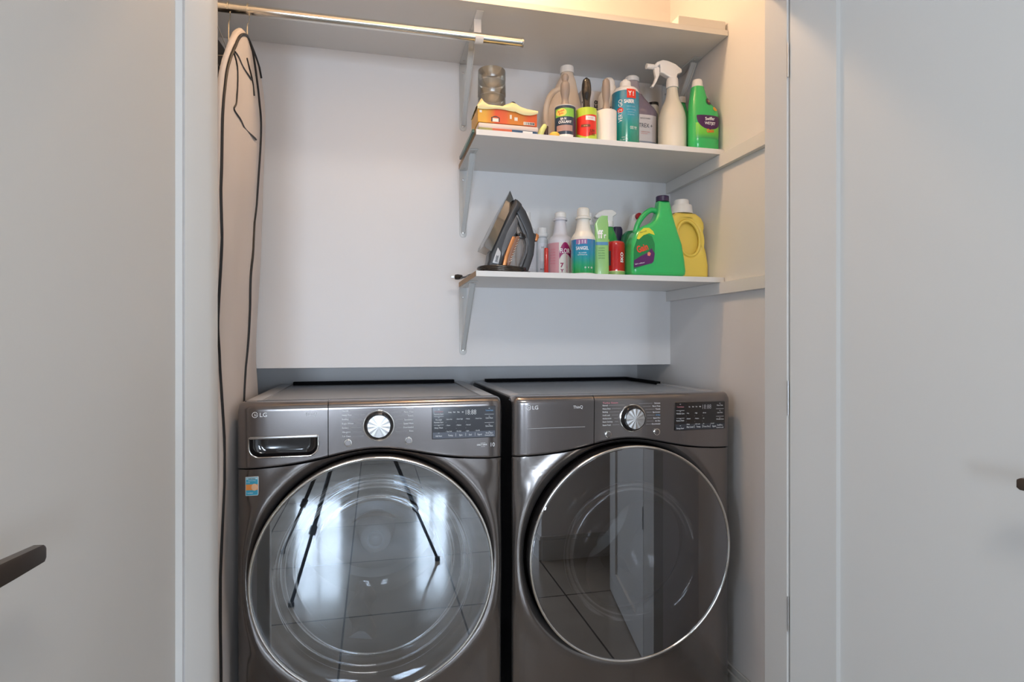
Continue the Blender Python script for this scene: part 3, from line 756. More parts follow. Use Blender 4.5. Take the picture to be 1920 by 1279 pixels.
    if not dryer:
        st = obj('energy_sticker', B(-.3213, -.2905, -.0075, -.0055, .7545, .8025, .0006, 1), mat('sticker_white', (.85, .87, .88), .4), t); st.location = (0, .0056, 0)
        bm = bmesh.new(); y = -.0079
        strip(bm, -.3200, -.2918, .7560, .8010, y, 0); strip(bm, -.3200, -.2918, .7690, .7835, y - .0003, 1)
        n_ = 20; ring = [bm.verts.new((-.3000 + .0072 * math.cos(2 * PI * i / n_), y - .0006, .7762 + .0088 * math.sin(2 * PI * i / n_))) for i in range(n_)]; bm.faces.new(ring).material_index = 2
        strip(bm, -.3190, -.2930, .7960, .7998, y - .0003, 3)
        obj('sticker_print', bm, [mat('sticker_blue', (.05, .38, .55), .4), mat('sticker_orange', (.85, .30, .06), .4), mat('sticker_peach', (.85, .52, .30), .4), mat('sticker_paleblue', (.55, .78, .85), .4)], st, recalc=False)
        letters('sticker_lettering', st, [('CERTIFIED', -.306, .7965, .0028, 0, 0, .95, 'C', .02), ('asthma & allergy', -.306, .7920, .0024, 1, 0, .8, 'C'), ('friendly', -.3185, .7875, .0024, 1, 0, .8, 'L'), ('* certified', -.3185, .7605, .0034, 1, 0, .8, 'L')], [M['inkdark'], M['ink']], None, .0004, -.0083)
    return t
washer = machine('washing_machine', 'graphite front-load washer with detergent drawer, left of the pair', 'washing machine', .0045, False)
dryer_ = machine('clothes_dryer', 'graphite clothes dryer standing right of the washer, against the right wall', 'dryer', .7205, True)

# ------------------------------------------------------------------ things on the upper short shelf
Z1S = 1.7632; Z2S = 1.3512
def bottle(name, label, cat, x, y, z, rz, secs, m, cap=None, capm=None, group=None, n=48):
    t = thing(name, label, cat, (x, y, z), math.radians(rz), group)
    body = obj('bottle_body', loft(secs, n), m, t, sharp=45)
    if cap: obj('cap', loft(cap, 40), capm or M['whiteplastic'], t, sharp=35)
    return t, body
# clear tub stack
plast = glass_mat('smoky_clear_plastic', (.80, .75, .66), .10, .25)
t = thing('plastic_tub', 'tall clear smoky plastic tub stack standing behind the orange box', 'tub', (.376, 1.90, Z1S))
for k, (z0, z1, r) in enumerate(((0, .062, .0455), (.064, .124, .0450), (.126, .182, .0455), (.184, .232, .046), (.234, .272, .0455))):
    pr = [(z0, r - .0015), (z0 + .002, r), (z1 - .005, r), (z1 - .002, r - .001), (z1, r - .003 - (.008 if k == 4 else 0))]
    obj('tub', loft(L(*pr), 48, False, k == 4), plast, t, sharp=50)
# orange box, flat lid and packet underneath
def place(o, x, y, z, rz=0): o.location = (x, y, z); o.rotation_euler = (0, 0, math.radians(rz)); return o
pk = thing('flat_packet', 'flat blue and red packet at the bottom of the stack on the left shelf end', 'packet', (.3846, 1.756, Z1S))
bm = bmesh.new(); box(bm, -.088, .090, -.06, .055, 0, .009, .0015, 1); bm.faces.ensure_lookup_table()
obj('packet_body', bm, ramp_mat('packet_print', [(0, (.30, .30, .10)), (.22, (.30, .30, .10)), (.23, (.55, .12, .05)), (.55, (.55, .12, .05)), (.56, (.02, .07, .16)), (1, (.02, .08, .18))], axis='X'), pk)
e_ = pk.children[0].active_material.node_tree.nodes
for n_ in e_:
    if n_.type == 'VALTORGB': n_.color_ramp.interpolation = 'CONSTANT'
obj('white_mark', B(.045, .075, -.0606, -.06, .001, .007), M['whiteplastic'], pk)
o = obj('tray_lid', B(-.088, .094, -.058, .055, .0, .0155, .004, 2), mat('pinkish_tray', (.80, .66, .58), .4)); place(o, .3846, 1.757, Z1S + .0092); tag(o, 'shallow pale tray between the flat packet and the orange box', 'tray')
bx = thing('glove_box', 'orange cardboard glove box at the left end of the upper short shelf', 'box', (.3846, 1.757, Z1S + .0249))
bm = B(-.090, .090, -.058, .055, 0, .043, .001, 1)
obj('carton', bm, ramp_mat('orange_carton_print', [(0, (.80, .42, .05)), (.12, (.80, .42, .05)), (.22, (.78, .26, .03)), (.30, (.80, .10, .03)), (.48, (.76, .13, .03)), (.55, (.68, .22, .02)), (.75, (.66, .20, .02)), (.85, (.78, .11, .02)), (1, (.78, .12, .02))], axis='X', rough=.5, coat=.1), bx)
bm = bmesh.new()
for (a, b, c, d) in ((-.046, -.028, .004, .014), (-.085, -.078, .028, .035), (.006, .012, .016, .028), (.02, .03, .012, .022), (.048, .082, .002, .011)): strip(bm, a, b, c, d, -.0586)
obj('carton_marks', bm, M['creamplastic'], bx, recalc=False)
bm = bmesh.new()
for k in range(6): strip(bm, .052 + .005 * k, .0535 + .0055 * k, .003, .010, -.0590)
strip(bm, -.050, -.0465, .004, .017, -.0588); strip(bm, -.0275, -.0245, .004, .017, -.0588)
for k in range(10):
    a = -.047 + .002 * k; strip(bm, a, a + .0022, .0155 + .003 * math.sin(k * PI / 9), .018 + .003 * math.sin(k * PI / 9), -.0588)
obj('barcode', bm, M['inkdark'], bx, recalc=False)
# pale yellow rubber gloves heaped on the box
bm = bmesh.new(); nx, ny = 60, 26; g = []
prof = [(-.092, .006), (-.084, .018), (-.076, .034), (-.068, .022), (-.058, .014), (-.035, .013), (-.015, .012), (.0, .020), (.016, .031), (.026, .026), (.04, .017), (.06, .009), (.08, .006), (.093, .003)]
def hh(x):
    for (a, b), (c, d) in zip(prof, prof[1:]):
        if a <= x <= c: return b + (d - b) * (x - a) / (c - a)
    return .003
for j in range(ny + 1):
    row = []
    for i in range(nx + 1):
        x = -.092 + .184 * i / nx; v_ = j / ny; y = -.061 + .115 * v_
        z = .0435 + hh(x) * math.sin(min(1, v_ * 3.5 + .35) * PI / 2) * (1 - .6 * max(0, v_ - .6) / .4) + .0022 * math.sin(x * 160 + y * 90) * math.sin(y * 120)
        if v_ < .12:
            ov = .005 + .009 * max(0, math.sin((x - .02) / .075 * PI)) if x > .02 else .0045 + .002 * math.sin(x * 60)
            z = .0435 - ov + (ov + hh(x) * .6) * (v_ / .12); y = -.0615 - .002 * math.sin(v_ / .12 * PI)
        row.append(bm.verts.new((x, y, max(z, .030))))
    g.append(row)
for j in range(ny):
    for i in range(nx): bm.faces.new((g[j][i], g[j][i + 1], g[j + 1][i + 1], g[j + 1][i]))
low = [bm.verts.new((q.co.x, q.co.y, .0437)) for q in g[-1]]
for i in range(nx): bm.faces.new((g[-1][i], g[-1][i + 1], low[i + 1], low[i]))
o = obj('rubber_gloves', bm, mat('pale_yellow_rubber', (.86, .76, .40), .5, sss=.1)); place(o, .3846, 1.757, Z1S + .0249); tag(o, 'crumpled pale yellow rubber gloves heaped on the orange box', 'gloves')
bm = bmesh.new(); tube(bm, spl([(0, 0, 0), (.003, 0, .07), (.006, 0, .115), (.013, 0, .131), (.021, 0, .133), (.028, 0, .122), (.030, 0, .110)], 6), .0034, 12)
o = obj('grey_hook', bm, mat('grey_hook_plastic', (.10, .10, .11), .25), sharp=80); place(o, .414, 1.832, Z1S + .012); tag(o, 'dark grey curved hook poking up behind the yellow gloves', 'hook')
# booklet hanging over the left shelf end
bm = bmesh.new(); box(bm, -.004, .003, -.045, .22, -.004, .007, .0012, 1)
o = obj('green_strap', bm, ramp_mat('green_strap_print', [(0, (.05, .12, .09)), (.5, (.10, .22, .16)), (1, (.04, .05, .05))], axis='Y')); place(o, .2805, 1.735, 1.756, 0); tag(o, 'thin dark green strip lying along the left end of the upper short shelf', 'strip')
# small things between box and jug
bm = bmesh.new(); tube(bm, [(0, 0, .0), (.004, 0, .012), (.010, 0, .022), (.016, 0, .031), (.018, 0, .034)], [.009, .009, .008, .0075, .004], 14)
o = obj('glove_finger', bm, mat('lime_rubber', (.72, .78, .30), .5), sharp=80); place(o, .490, 1.722, Z1S + .0075); tag(o, 'pale lime rubber glove finger on the shelf right of the orange box', 'glove')
bm = bmesh.new(); box(bm, -.0045, .0045, -.01, .01, 0, .052, .002, 2); o = obj('dark_stick', bm, mat('dark_brown_plastic', (.05, .025, .03), .3)); place(o, .522, 1.765, Z1S); tag(o, 'small upright dark brown stick left of the big translucent jug', 'stick')
bm = loft(smooth(L((0, .013), (.006, .0155), (.012, .0145), (.016, .010), (.0175, .003)), 3), 32); o = obj('screw_lid', bm, mat('yellow_orange_plastic', (.85, .52, .08), .4)); place(o, .5330, 1.712, Z1S); tag(o, 'round yellow orange cap lying in front of the translucent jug', 'lid')

# lint rollers
def lint(label, x, y, hm, rollm, kind, hh_=.108):
    t = thing('lint_roller', label, 'lint roller', (x, y, Z1S), math.radians(-17), 'lint rollers standing on the upper short shelf')
    R = .0325; z1 = .100
    roll = smooth(L((0, R), (z1 * .5, R), (z1, R)), 4); obj('roll', loft([(0, 0, 0, R - .002, R - .002, 2)] + roll + [(0, 0, z1, R - .003, R - .003, 2)], 48), rollm, t, sharp=40)
    obj('roll_rim', loft(L((z1 + .0002, R - .001), (z1 + .002, R + .0006), (z1 + .0035, R - .001), (z1 + .0035, .02)), 48), M['whiteplastic'], t) if kind == 'blue' else None
    if kind == 'slim': pr = [(.1002, .018), (.108, .013), (.13, .0095), (.155, .0125), (.185, .0125), (.2, .0105), (.205, .006)]
    elif kind == 'lime': pr = [(.1002, .016), (.108, .012), (.13, .011), (.155, .0150), (.18, .0145), (.196, .011), (.203, .004)]
    else: pr = [(.1038, .019), (.113, .014), (.128, .0105), (.155, .0145), (.178, .0135), (.186, .009), (.192, .0105), (.200, .0115), (.207, .008), (.209, .002)]
    obj('handle', loft(smooth(L(*pr), 5), 32), hm, t, sharp=60)
    return t, [(0, 0, 0, R, R, 2), (0, 0, z1, R, R, 2)]
gh = mat('taupe_handle_plastic', (.33, .28, .25), .35)
t, s = lint('lint roller with dark blue and green sleeve and taupe handle', .5745, 1.735, gh, mat('navy_sleeve', (.025, .05, .09), .35, coat=.2), 'blue')
obj('green_field', patch(s, -.029, .026, .066, .092), mat('leaf_green_print', (.25, .58, .08), .4), t)
bm = patch(s, 0, 0, 0, 0, .0009, shape=ell(-.012, .079, .016, .012)); obj('yellow_disc', bm, mat('yellow_print', (.9, .72, .15), .4), t)
obj('photo_patch', patch(s, -.026, .022, .022, .040), mat('pinkish_print', (.45, .28, .25), .5), t)
obj('white_band', patch(s, -.026, .024, .003, .012), M['whiteplastic'], t)
letters('sleeve_lettering', t, [('Scotch', -.012, .081, .0062, 1, 12, .85, 'C', .02), ('Brite', -.012, .073, .0058, 1, 12, .85, 'C', .02), ('BA N', -.006, .056, .0070, 0, 0, .8, 'C', .02), ('COLLANT', -.001, .046, .0078, 0, 0, .80, 'C', .03)], [M['ink'], mat('red_ink', (.75, .05, .03), .4)], s, .0013)
t, s = lint('lint roller with red and lime sleeve and black handle', .6435, 1.733, mat('black_handle_plastic', (.02, .017, .015), .15, coat=.5), mat('lime_sleeve', (.55, .72, .06), .35, coat=.2), 'lime')
def redshape(u, v):
    x = -.0322 + .0644 * u; zb = .020 + .008 * math.sin(u * 5 + 2.6) - .006 * u; zt = .072 + .008 * u
    return x, zb + (zt - zb) * v
obj('red_field', patch(s, 0, 0, 0, 0, shape=redshape), mat('red_print', (.78, .03, .02), .35, coat=.2), t)
obj('brand_patch', patch(s, -.004, .026, .060, .073, .0011), M['whiteplastic'], t)
obj('dark_patch', patch(s, -.018, .010, .039, .047, .0011), mat('maroon_print', (.2, .05, .02), .4), t)
letters('sleeve_lettering', t, [('Scotch', .011, .0645, .0055, 1, 0, .8, 'C'), ('& lint', -.004, .041, .0042, 2, 0, .9, 'C'), ('JUM', .016, .024, .0085, 0, 4, .8, 'C', .03), ('B 200', .016, .014, .0080, 0, 4, .75, 'C', .03)], [mat('brown_ink', (.25, .03, .01), .4), M['inkpink'], mat('yellow_ink', (.9, .75, .3), .4)], s, .0016)
t, s = lint('lint roller with plain white roll and taupe handle', .7085, 1.731, gh, mat('white_sticky_paper', (.86, .82, .76), .6), 'slim')

# translucent jug
milky = mat('translucent_jug_plastic', (.72, .62, .52), .35, sss=.2)
secs = smooth(E((0, .060, .05), (.006, .064, .054), (.12, .066, .056), (.165, .062, .052, .002), (.215, .047, .042, .008), (.262, .030, .03, .016), (.285, .021, .022, .018), (.290, .020, .020, .018), n=2.7), 3)
t, b_ = bottle('translucent_jug', 'big translucent beige jug with white cap behind the blue lint roller', 'jug', .6195, 1.905, Z1S, 0, secs, milky, [(.018, 0, .2905, .0235, .0235, 2), (.018, 0, .292, .024, .024, 2), (.018, 0, .312, .023, .023, 2), (.018, 0, .3135, .0205, .0205, 2)])
obj('label', patch(secs, .004, .062, .085, .165), mat('pale_pink_label', (.74, .60, .58), .5), t)
letters('label_lettering', t, [('VINAIGRE', .030, .142, .006, 0, 0, .8, 'C'), ('BLANC', .030, .130, .006, 0, 0, .8, 'C')], [mat('mauve_ink', (.40, .33, .50), .5)], secs, .0012)
# handle loop of the jug on its left flank
bm = bmesh.new(); tube(bm, spl([(-.010, -.035, .225), (-.045, -.030, .205), (-.062, -.028, .165), (-.066, -.028, .12), (-.060, -.028, .09)], 6), .010, 14); obj('jug_handle', bm, milky, t, sharp=80)
# white carton with vertical writing, white bottle in front of it
t = thing('white_carton', 'white carton with vertical black lettering standing at the back behind the lint rollers', 'box', (.742, 1.955, Z1S))
obj('carton', B(-.045, .035, -.03, .03, 0, .252, .001, 1), mat('white_carton_board', (.72, .68, .66), .5), t)
letters('carton_lettering', t, [('DER', .021, .172, .020, 0, 90, 1.0, 'L', .03), ('R', -.034, .205, .010, 0, 90, 1.0, 'L', .03)], [M['inkdark']], None, .0006, -.03)
secs = smooth(L((0, .034), (.003, .036), (.185, .036), (.205, .033), (.215, .027)), 3)
t, b_ = bottle('white_capped_bottle', 'white bottle with slate blue bands behind the plain lint roller', 'bottle', .7660, 1.850, Z1S, -20, secs, M['whiteplastic'], L((.2155, .024), (.235, .0245), (.2355, .021), (.252, .021), (.262, .014), (.266, .006)))
obj('blue_band', sleeve(secs, .118, .146, .0006), mat('slate_blue_print', (.18, .22, .32), .4), t); obj('blue_line', sleeve(secs, .152, .155, .0006), mat('slate_blue_line', (.15, .19, .30), .4), t)
letters('label_lettering', t, [('e', .022, .120, .018, 0, 0, 1, 'C', .03)], [M['ink']], secs, .0012)
# saber bottle
secs = smooth(L((0, .0405), (.003, .043), (.08, .0432), (.160, .0432), (.180, .0425), (.190, .037), (.197, .022)), 3)
t, b_ = bottle('cleaner_bottle', 'round teal labelled cleaner bottle with white cap at the shelf front', 'bottle', .7885, 1.765, Z1S, -13, secs, M['whiteplastic'], L((.1975, .0155), (.199, .018), (.215, .0175), (.218, .015), (.219, .009), (.224, .008)))
obj('label', sleeve(secs, .006, .176), ramp_mat('teal_label_print', [(0, (.01, .24, .16)), (.35, (.01, .30, .26)), (.6, (.02, .34, .52)), (1, (.02, .22, .35))], coat=.6, rough=.2), t)
obj('red_square', patch(secs, -.004, .026, .150, .179, .0011), mat('red_square_print', (.78, .04, .02), .35), t)
obj('red_dot', patch(secs, 0, 0, 0, 0, .0011, shape=ell(-.0235, .113, .0085, .0085)), mat('red_dot_print', (.78, .04, .02), .35), t)
letters('label_lettering', t, [('SABER', .004, .134, .0115, 0, 0, .72, 'C', .03), ('VERT', -.018, .075, .0115, 0, 90, .95, 'L', .01), ('2', -.0195, .1095, .010, 0, 90, 1, 'L', .02), ('GO', -.018, .124, .0115, 0, 90, .95, 'L', .01),
    ('Industrial cleaner', .010, .122, .0036, 1, 0, .8, 'C'), ('degreaser all purpose', .010, .112, .0036, 1, 0, .7, 'C'), ('concentrated', .010, .104, .0036, 1, 0, .8, 'C'), ('biodegradable', .010, .096, .0036, 1, 0, .8, 'C'),
    ('OO YY', .018, .052, .0095, 0, 0, .55, 'C'), ('1 L  33,8 fl oz', -.012, .017, .004, 0, 0, .8, 'C'), ('nettoyant', -.012, .025, .0034, 0, 0, .8, 'C'), ('Y', .006, .158, .014, 0, 0, .8, 'C', .03), ('!', .017, .158, .014, 0, 0, 1, 'C', .03)], [M['ink'], mat('pale_blue_ink', (.45, .70, .85), .4)], secs, .0016)
# trex jug
secs = smooth(E((0, .062, .048), (.004, .067, .052), (.145, .068, .052), (.168, .064, .050), (.205, .043, .036, -.012), (.232, .027, .027, -.018), (.258, .0225, .0225, -.020), (.272, .0215, .0215, -.020), n=2.8), 3)
t, b_ = bottle('purple_jug', 'jug of greyish purple liquid with white cap behind the spray bottle', 'jug', .8840, 1.880, Z1S, 0, secs, mat('mauve_filled_plastic', (.25, .20, .25), .2, coat=.3), [(-.020, 0, .2725, .0245, .0245, 2), (-.020, 0, .274, .025, .025, 2), (-.020, 0, .287, .0245, .0245, 2), (-.020, 0, .2915, .019, .019, 2)])
obj('bare_neck', sleeve(secs, .2255, .2715, .0006), mat('mauve_neck_plastic', (.42, .36, .38), .3), t)
obj('label', patch(secs, -.040, .048, .012, .146), mat('label_paper', (.80, .74, .72), .5), t)
bm = bmesh.new(); obj('grey_arc', patch(secs, -.040, .062, .052, .056, .0011), mat('grey_print', (.30, .33, .38), .5), t)
letters('label_lettering', t, [('TREX +', .006, .102, .0145, 0, 0, .78, 'C'), ('SURFACE HYGIENE', .004, .131, .0042, 0, 0, .75, 'C'), ('disinfectant cleaner', .006, .086, .0040, 1, 0, .75, 'C'), ('concentrated', .000, .080, .0040, 1, 0, .8, 'C'), ('4', .012, .018, .022, 2, 0, .6, 'C')], [M['inkdark'], mat('coral_ink', (.75, .25, .2), .4), M['inkdark']], secs, .0013)
# cream bottle peeking out
t, b_ = bottle('cream_bottle', 'small cream bottle with dark cap rim peeking between purple jug and spray bottle', 'bottle', .985, 1.965, Z1S, 0, L((0, .020), (.003, .022), (.22, .022), (.236, .018)), M['creamplastic'], L((.2365, .0205), (.245, .0205)), M['black'])
# spray bottle
secs = smooth(L((0, .042), (.004, .0450), (.10, .0450), (.120, .0435), (.150, .035), (.175, .0235), (.200, .0185), (.214, .0175)), 4)
t, b_ = bottle('spray_bottle', 'tall plain white spray bottle with trigger in front of the purple jug', 'spray bottle', .9560, 1.768, Z1S, 0, secs, mat('offwhite_translucent', (.74, .70, .60), .35, sss=.1))
obj('collar', loft(L((.2145, .0205), (.235, .0195), (.246, .018)), 32), M['whiteplastic'], t)
def c2w(pts): return [((1120 + a / 6.396 - 1260) * .00191, (285 - (90 + b / 6.396)) * .00174) for a, b in pts]
bm = outline([c2w([(667, 212), (700, 170), (765, 138), (830, 142), (920, 170), (995, 225), (998, 262), (942, 292), (935, 345), (942, 372), (850, 372), (846, 335), (775, 300), (742, 292), (737, 215), (730, 200), (690, 240), (667, 240)])], -.011, .011, .004, 3)
hd = obj('sprayer_head', bm, M['whiteplastic'], t, sharp=50)
bm = outline([c2w([(668, 225), (715, 205), (735, 240), (733, 320), (702, 400), (662, 472), (634, 468), (665, 420), (690, 350), (680, 300)])], -.006, .006, .002, 2); obj('trigger', bm, M['whiteplastic'], t, sharp=50)
a, b = c2w([(584, 222)])[0]; bm = bmesh.new(); cyl(bm, (a, 0, b), .0085, .026, 'X', 20, bev=.0); obj('nozzle', bm, M['whiteplastic'], t)
# green bottles
grn = mat('bright_green_plastic', (.03, .50, .13), .25, coat=.3)
t, b_ = bottle('small_green_bottle', 'green bottle with white cap half hidden behind spray bottle', 'bottle', 1.062, 1.90, Z1S, 0, smooth(E((0, .022, .02), (.003, .024, .022), (.19, .024, .022), (.215, .016, .016), (.225, .014, .014), n=2.4), 3), grn, L((.2255, .0165), (.247, .0155)))
secs = smooth(E((0, .046, .028), (.004, .0500, .031), (.085, .0505, .031), (.120, .0500, .031), (.134, .0465, .029, -.003), (.150, .036, .027, -.012), (.170, .0275, .0245, -.018), (.190, .0225, .0220, -.020), (.206, .019, .019, -.021), n=2.6), 3)
t, b_ = bottle('green_refill_bottle', 'bright green refill bottle with purple label at the right shelf end', 'bottle', 1.0440, 1.727, Z1S, 0, secs, grn, [(-.021, 0, .2065, .0178, .0178, 2), (-.021, 0, .224, .0165, .0165, 2), (-.021, 0, .230, .0145, .0145, 2)])
obj('green_label', patch(secs, -.040, .045, .034, .084, .0005), ramp_mat('lime_leaf_print', [(0, (.02, .35, .10)), (.3, (.12, .55, .05)), (1, (.25, .68, .06))]), t)
obj('purple_label', patch(secs, 0, 0, 0, 0, .0010, shape=lambda u, v: (.006 + .044 * (2 * u - 1) * math.sqrt(max(.0004, 1 - (1 - v) ** 2.4)), .062 + .046 * v)), mat('deep_purple_print', (.06, .01, .09), .35), t)
obj('dark_badge', patch(secs, 0, 0, 0, 0, .0012, 20, 12, ell(.0055, .1555, .0110, .0125)), mat('dark_badge_print', (.05, .04, .04), .4), t)
obj('orange_badge', patch(secs, 0, 0, 0, 0, .0012, 20, 12, ell(.027, .132, .0085, .0075)), mat('orange_badge_print', (.75, .42, .05), .4), t)
letters('label_lettering', t, [('Swiffer', .006, .092, .0105, 0, 4, .85, 'C', .02), ('WETJET', .006, .078, .0088, 0, 0, .9, 'C', .02), ('Gain', .007, .053, .0115, 1, 4, .9, 'C', .03), ('v', .0055, .152, .010, 2, 0, 1.2, 'C', .05)], [M['ink'], mat('orange_red_ink', (.85, .16, .03), .4), mat('coral_mark', (.8, .3, .25), .4)], secs, .0018)

# ------------------------------------------------------------------ things on the lower short shelf
# steam iron standing on its heel
sx, sz = .00172, .001677
def ir(pts): return tr(pts, 945, 517.5, sx, sz)
t = thing('steam_iron', 'dark grey and copper steam iron standing on its heel', 'iron', (.396, 1.80, Z2S + .0145), 0)
t.location.z = Z2S + .0
body = mat('iron_dark_plastic', (.045, .047, .052), .3); bodyhi = mat('iron_grey_plastic', (.12, .125, .135), .25, coat=.4); cop = mat('copper_plastic', (.62, .25, .09), .3, .6)
# chrome skirt: pointed wedge, wide at the heel
bm = bmesh.new(); rs = []
sk = [((955, 359.5), (957, 363), .002), ((951, 368), (962, 378), .012), ((944, 381), (957, 388), .026), ((934, 400), (947, 408), .039), ((922, 424), (936, 432), .049), ((911, 448), (926, 455), .054), ((903, 463), (919, 470), .055), ((901, 470), (916, 477), .053)]
for (a, b, hw) in sk:
    (ax, az), (bx_, bz) = ir([a, b]); rs.append([(ax, -hw, az), (ax + .0015, -hw - .0015, az + .0005), (bx_, -hw * .82, bz), (bx_, hw * .82, bz), (ax + .0015, hw + .0015, az + .0005), (ax, hw, az)])
rings(bm, rs); obj('soleplate_skirt', bm, mat('dark_chrome', (.42, .43, .44), .12, 1), t, sharp=50)
bm = outline([ir([(962, 377), (967, 379), (974, 386), (970, 396), (964, 404), (962, 425), (966, 440), (960, 447), (950, 470), (938, 500), (934, 512), (906, 512), (913, 492), (914, 480), (919, 471), (935, 434), (947, 409)])], -.034, .034, .010, 4); obj('water_tank', bm, body, t, sharp=60)
bm = outline([ir([(966, 378), (973, 382), (984, 397), (994, 420), (1000, 441), (1001, 458), (999, 478), (992, 500), (988, 511), (972, 511), (978, 496), (984, 478), (986, 462), (984, 450), (978, 446), (984, 446), (983, 438), (975, 420), (967, 404), (962, 396)])], -.016, .016, .006, 3); obj('handle', bm, body, t, sharp=60)
bm = outline([ir([(968, 404), (976, 420), (984, 440), (988, 456), (986, 474), (979, 492), (973, 509), (969, 509), (976, 490), (982, 474), (984, 458), (980, 442), (972, 424), (965, 406)])], -.0165, .0165, .001, 1); obj('handle_inlay', bm, bodyhi, t, sharp=60)
bm = outline([ir([(956, 420), (963, 408), (966, 420), (963, 440), (948, 466), (936, 488), (935, 470), (945, 440)])], -.036, .036, .003, 2); obj('tank_window', bm, bodyhi, t, sharp=60)
bm = outline([ir([(955, 448), (958, 447), (962, 450), (948, 484), (944, 503), (937, 503), (941, 484), (949, 462)])], -.037, .037, .002, 2); obj('copper_strip', bm, cop, t, sharp=60)
bm = outline([ir([(962, 447), (968, 446), (969, 452), (955, 486), (951, 500), (946, 503), (945, 494), (951, 472)])], -.0375, .0375, .002, 2); obj('ribbed_grip', bm, mat('brown_ribbed_plastic', (.25, .12, .07), .35), t, sharp=60)
bm = bmesh.new()
for k in range(9):
    (a, b), (c, d) = ir([(949 + k * 2.0, 495 - k * 5.0), (955 + k * 1.6, 492 - k * 5.0)])
    tube(bm, [(a, -.038, b), (c, -.038, d)], .0012, 6)
obj('grip_ribs', bm, M['satin'], t, sharp=80)
bm = outline([ir([(966, 440), (974, 437), (983, 441), (984, 448), (978, 449), (968, 447)])], -.018, .018, .003, 2); obj('steam_trigger', bm, M['gloss_black'], t, sharp=60)
bm = outline([ir([(992, 433), (1003, 438), (1006, 441), (1003, 452), (999, 451), (993, 445)])], -.010, .010, .003, 2); obj('steam_button_neck', bm, body, t, sharp=60)
bm = outline([ir([(1004, 437), (1009, 440), (1009, 445), (1006, 452), (1001, 451)])], -.011, .011, .003, 2); obj('steam_button', bm, cop, t, sharp=60)
bm = outline([ir([(970, 382), (973, 379), (977, 384), (978, 388), (974, 388)])], -.008, .008, .002, 2); obj('spray_nozzle', bm, body, t, sharp=60)
bm = outline([ir([(929, 469), (934, 477), (934, 481), (930, 499), (919, 497), (924, 482)])], -.0358, -.034, .0005, 1); lp = obj('name_plate', bm, mat('silver_plate', (.62, .63, .65), .3), t)
x_, z_ = ir([(927.5, 496)])[0]; letters('plate_lettering', lp, [('SHARK', x_, z_, .0078, 0, 76, .62, 'L', .03)], [M['inkdark']], None, .0006, -.0359)
bm = outline([ir([(905, 511), (988, 511), (988, 517.4), (904, 517.4)])], -.040, .040, .003, 2); obj('heel_rest', bm, body, t)
# cord wrapped round the heel, plug at the shelf edge
cordm = mat('black_cord_rubber', (.015, .013, .012), .22, coat=.4)
t = thing('iron_cord', 'black power cord coiled round the heel of the iron', 'cord', (.390, 1.80, Z2S + .0001))
bm = bmesh.new(); pts = []
for i in range(150):
    a = i / 149 * 2 * PI * 3; k = i / 149
    pts.append((.074 * math.cos(a) * (1 + .03 * math.sin(a * 1.3)), .052 * math.sin(a), .006 + .017 * k + .002 * math.sin(a * 2)))
tube(bm, pts, .0042, 10); obj('coil', bm, cordm, t, sharp=80)
bm = bmesh.new(); tube(bm, spl([(-.074, .01, .006), (-.095, .06, .005), (-.098, .115, .005), (-.110, .150, .006)], 6), .0035, 10)
obj('cord_end', bm, cordm, t, sharp=80)
bm = bmesh.new(); tube(bm, [(-.106, .150, .0085), (-.118, .158, .009), (-.126, .162, .009)], [.007, .0095, .0085], 14); pg = obj('plug', bm, cordm, t, sharp=50)
bm = bmesh.new(); box(bm, -.140, -.126, .157, .1585, .006, .012); box(bm, -.140, -.126, .166, .1675, .006, .012); obj('plug_prongs', bm, M['satin'], pg)
# bottles
def handy(name, label, x, y, R, H, neck, ztop, lab=None):
    secs = smooth(L((0, R - .003), (.003, R), (H * .5, R), (H, R), (H + .012, R * .86), (H + .024, neck + .004), (ztop - .045, neck), (ztop - .026, neck * .92)), 4)
    # necks carry a ribbed collar under the cap
    return secs
paper = mat('grey_text_label', (.62, .62, .64), .5)
secs = smooth(E((0, .031, .022), (.003, .034, .024), (.15, .034, .024), (.17, .030, .022), (.185, .016, .016), n=3), 3)
t, b_ = bottle('white_flat_bottle', 'flat white bottle with fine grey print standing behind the iron', 'bottle', .5050, 1.94, Z2S, 0, secs, mat('frosted_bottle', (.66, .68, .70), .35), L((.1855, .014), (.232, .013)))
obj('label', patch(secs, -.026, .030, .01, .145), paper, t)
letters('label_lettering', t, [('directions for use ' if k % 2 else 'caution keep away', .002, .130 - .0085 * k, .0036, 0, 0, .75, 'C') for k in range(14)], [M['inkgrey']], secs, .0012)
secs = smooth(L((0, .017), (.002, .019), (.128, .019), (.140, .018), (.146, .014)), 3)
t, b_ = bottle('clear_tube_bottle', 'slim clear bottle with white cap between the iron and pink labelled bottle', 'bottle', .5560, 1.925, Z2S, 0, secs, mat('pale_clear_plastic', (.66, .70, .74), .2), L((.1465, .0165), (.150, .0195), (.158, .0195), (.159, .0165), (.178, .0160)))
obj('label', patch(secs, -.016, .012, .01, .125), mat('pale_label', (.72, .74, .80), .5), t)
letters('label_lettering', t, [('(e)', -.004, .108, .007, 0, 0, .9, 'C'), ('PH 7', -.005, .034, .005, 0, 0, .9, 'C', .02)], [M['inkdark']], secs, .0012)
bm = loft(L((0, .0060), (.001, .0072), (.092, .0072), (.096, .0055)), 24); o = obj('red_tube', bm, mat('red_glossy_tube', (.60, .04, .03), .15, coat=.6)); place(o, .5420, 1.83, Z2S); tag(o, 'narrow glossy red tube standing left of the pink labelled bottle', 'tube')
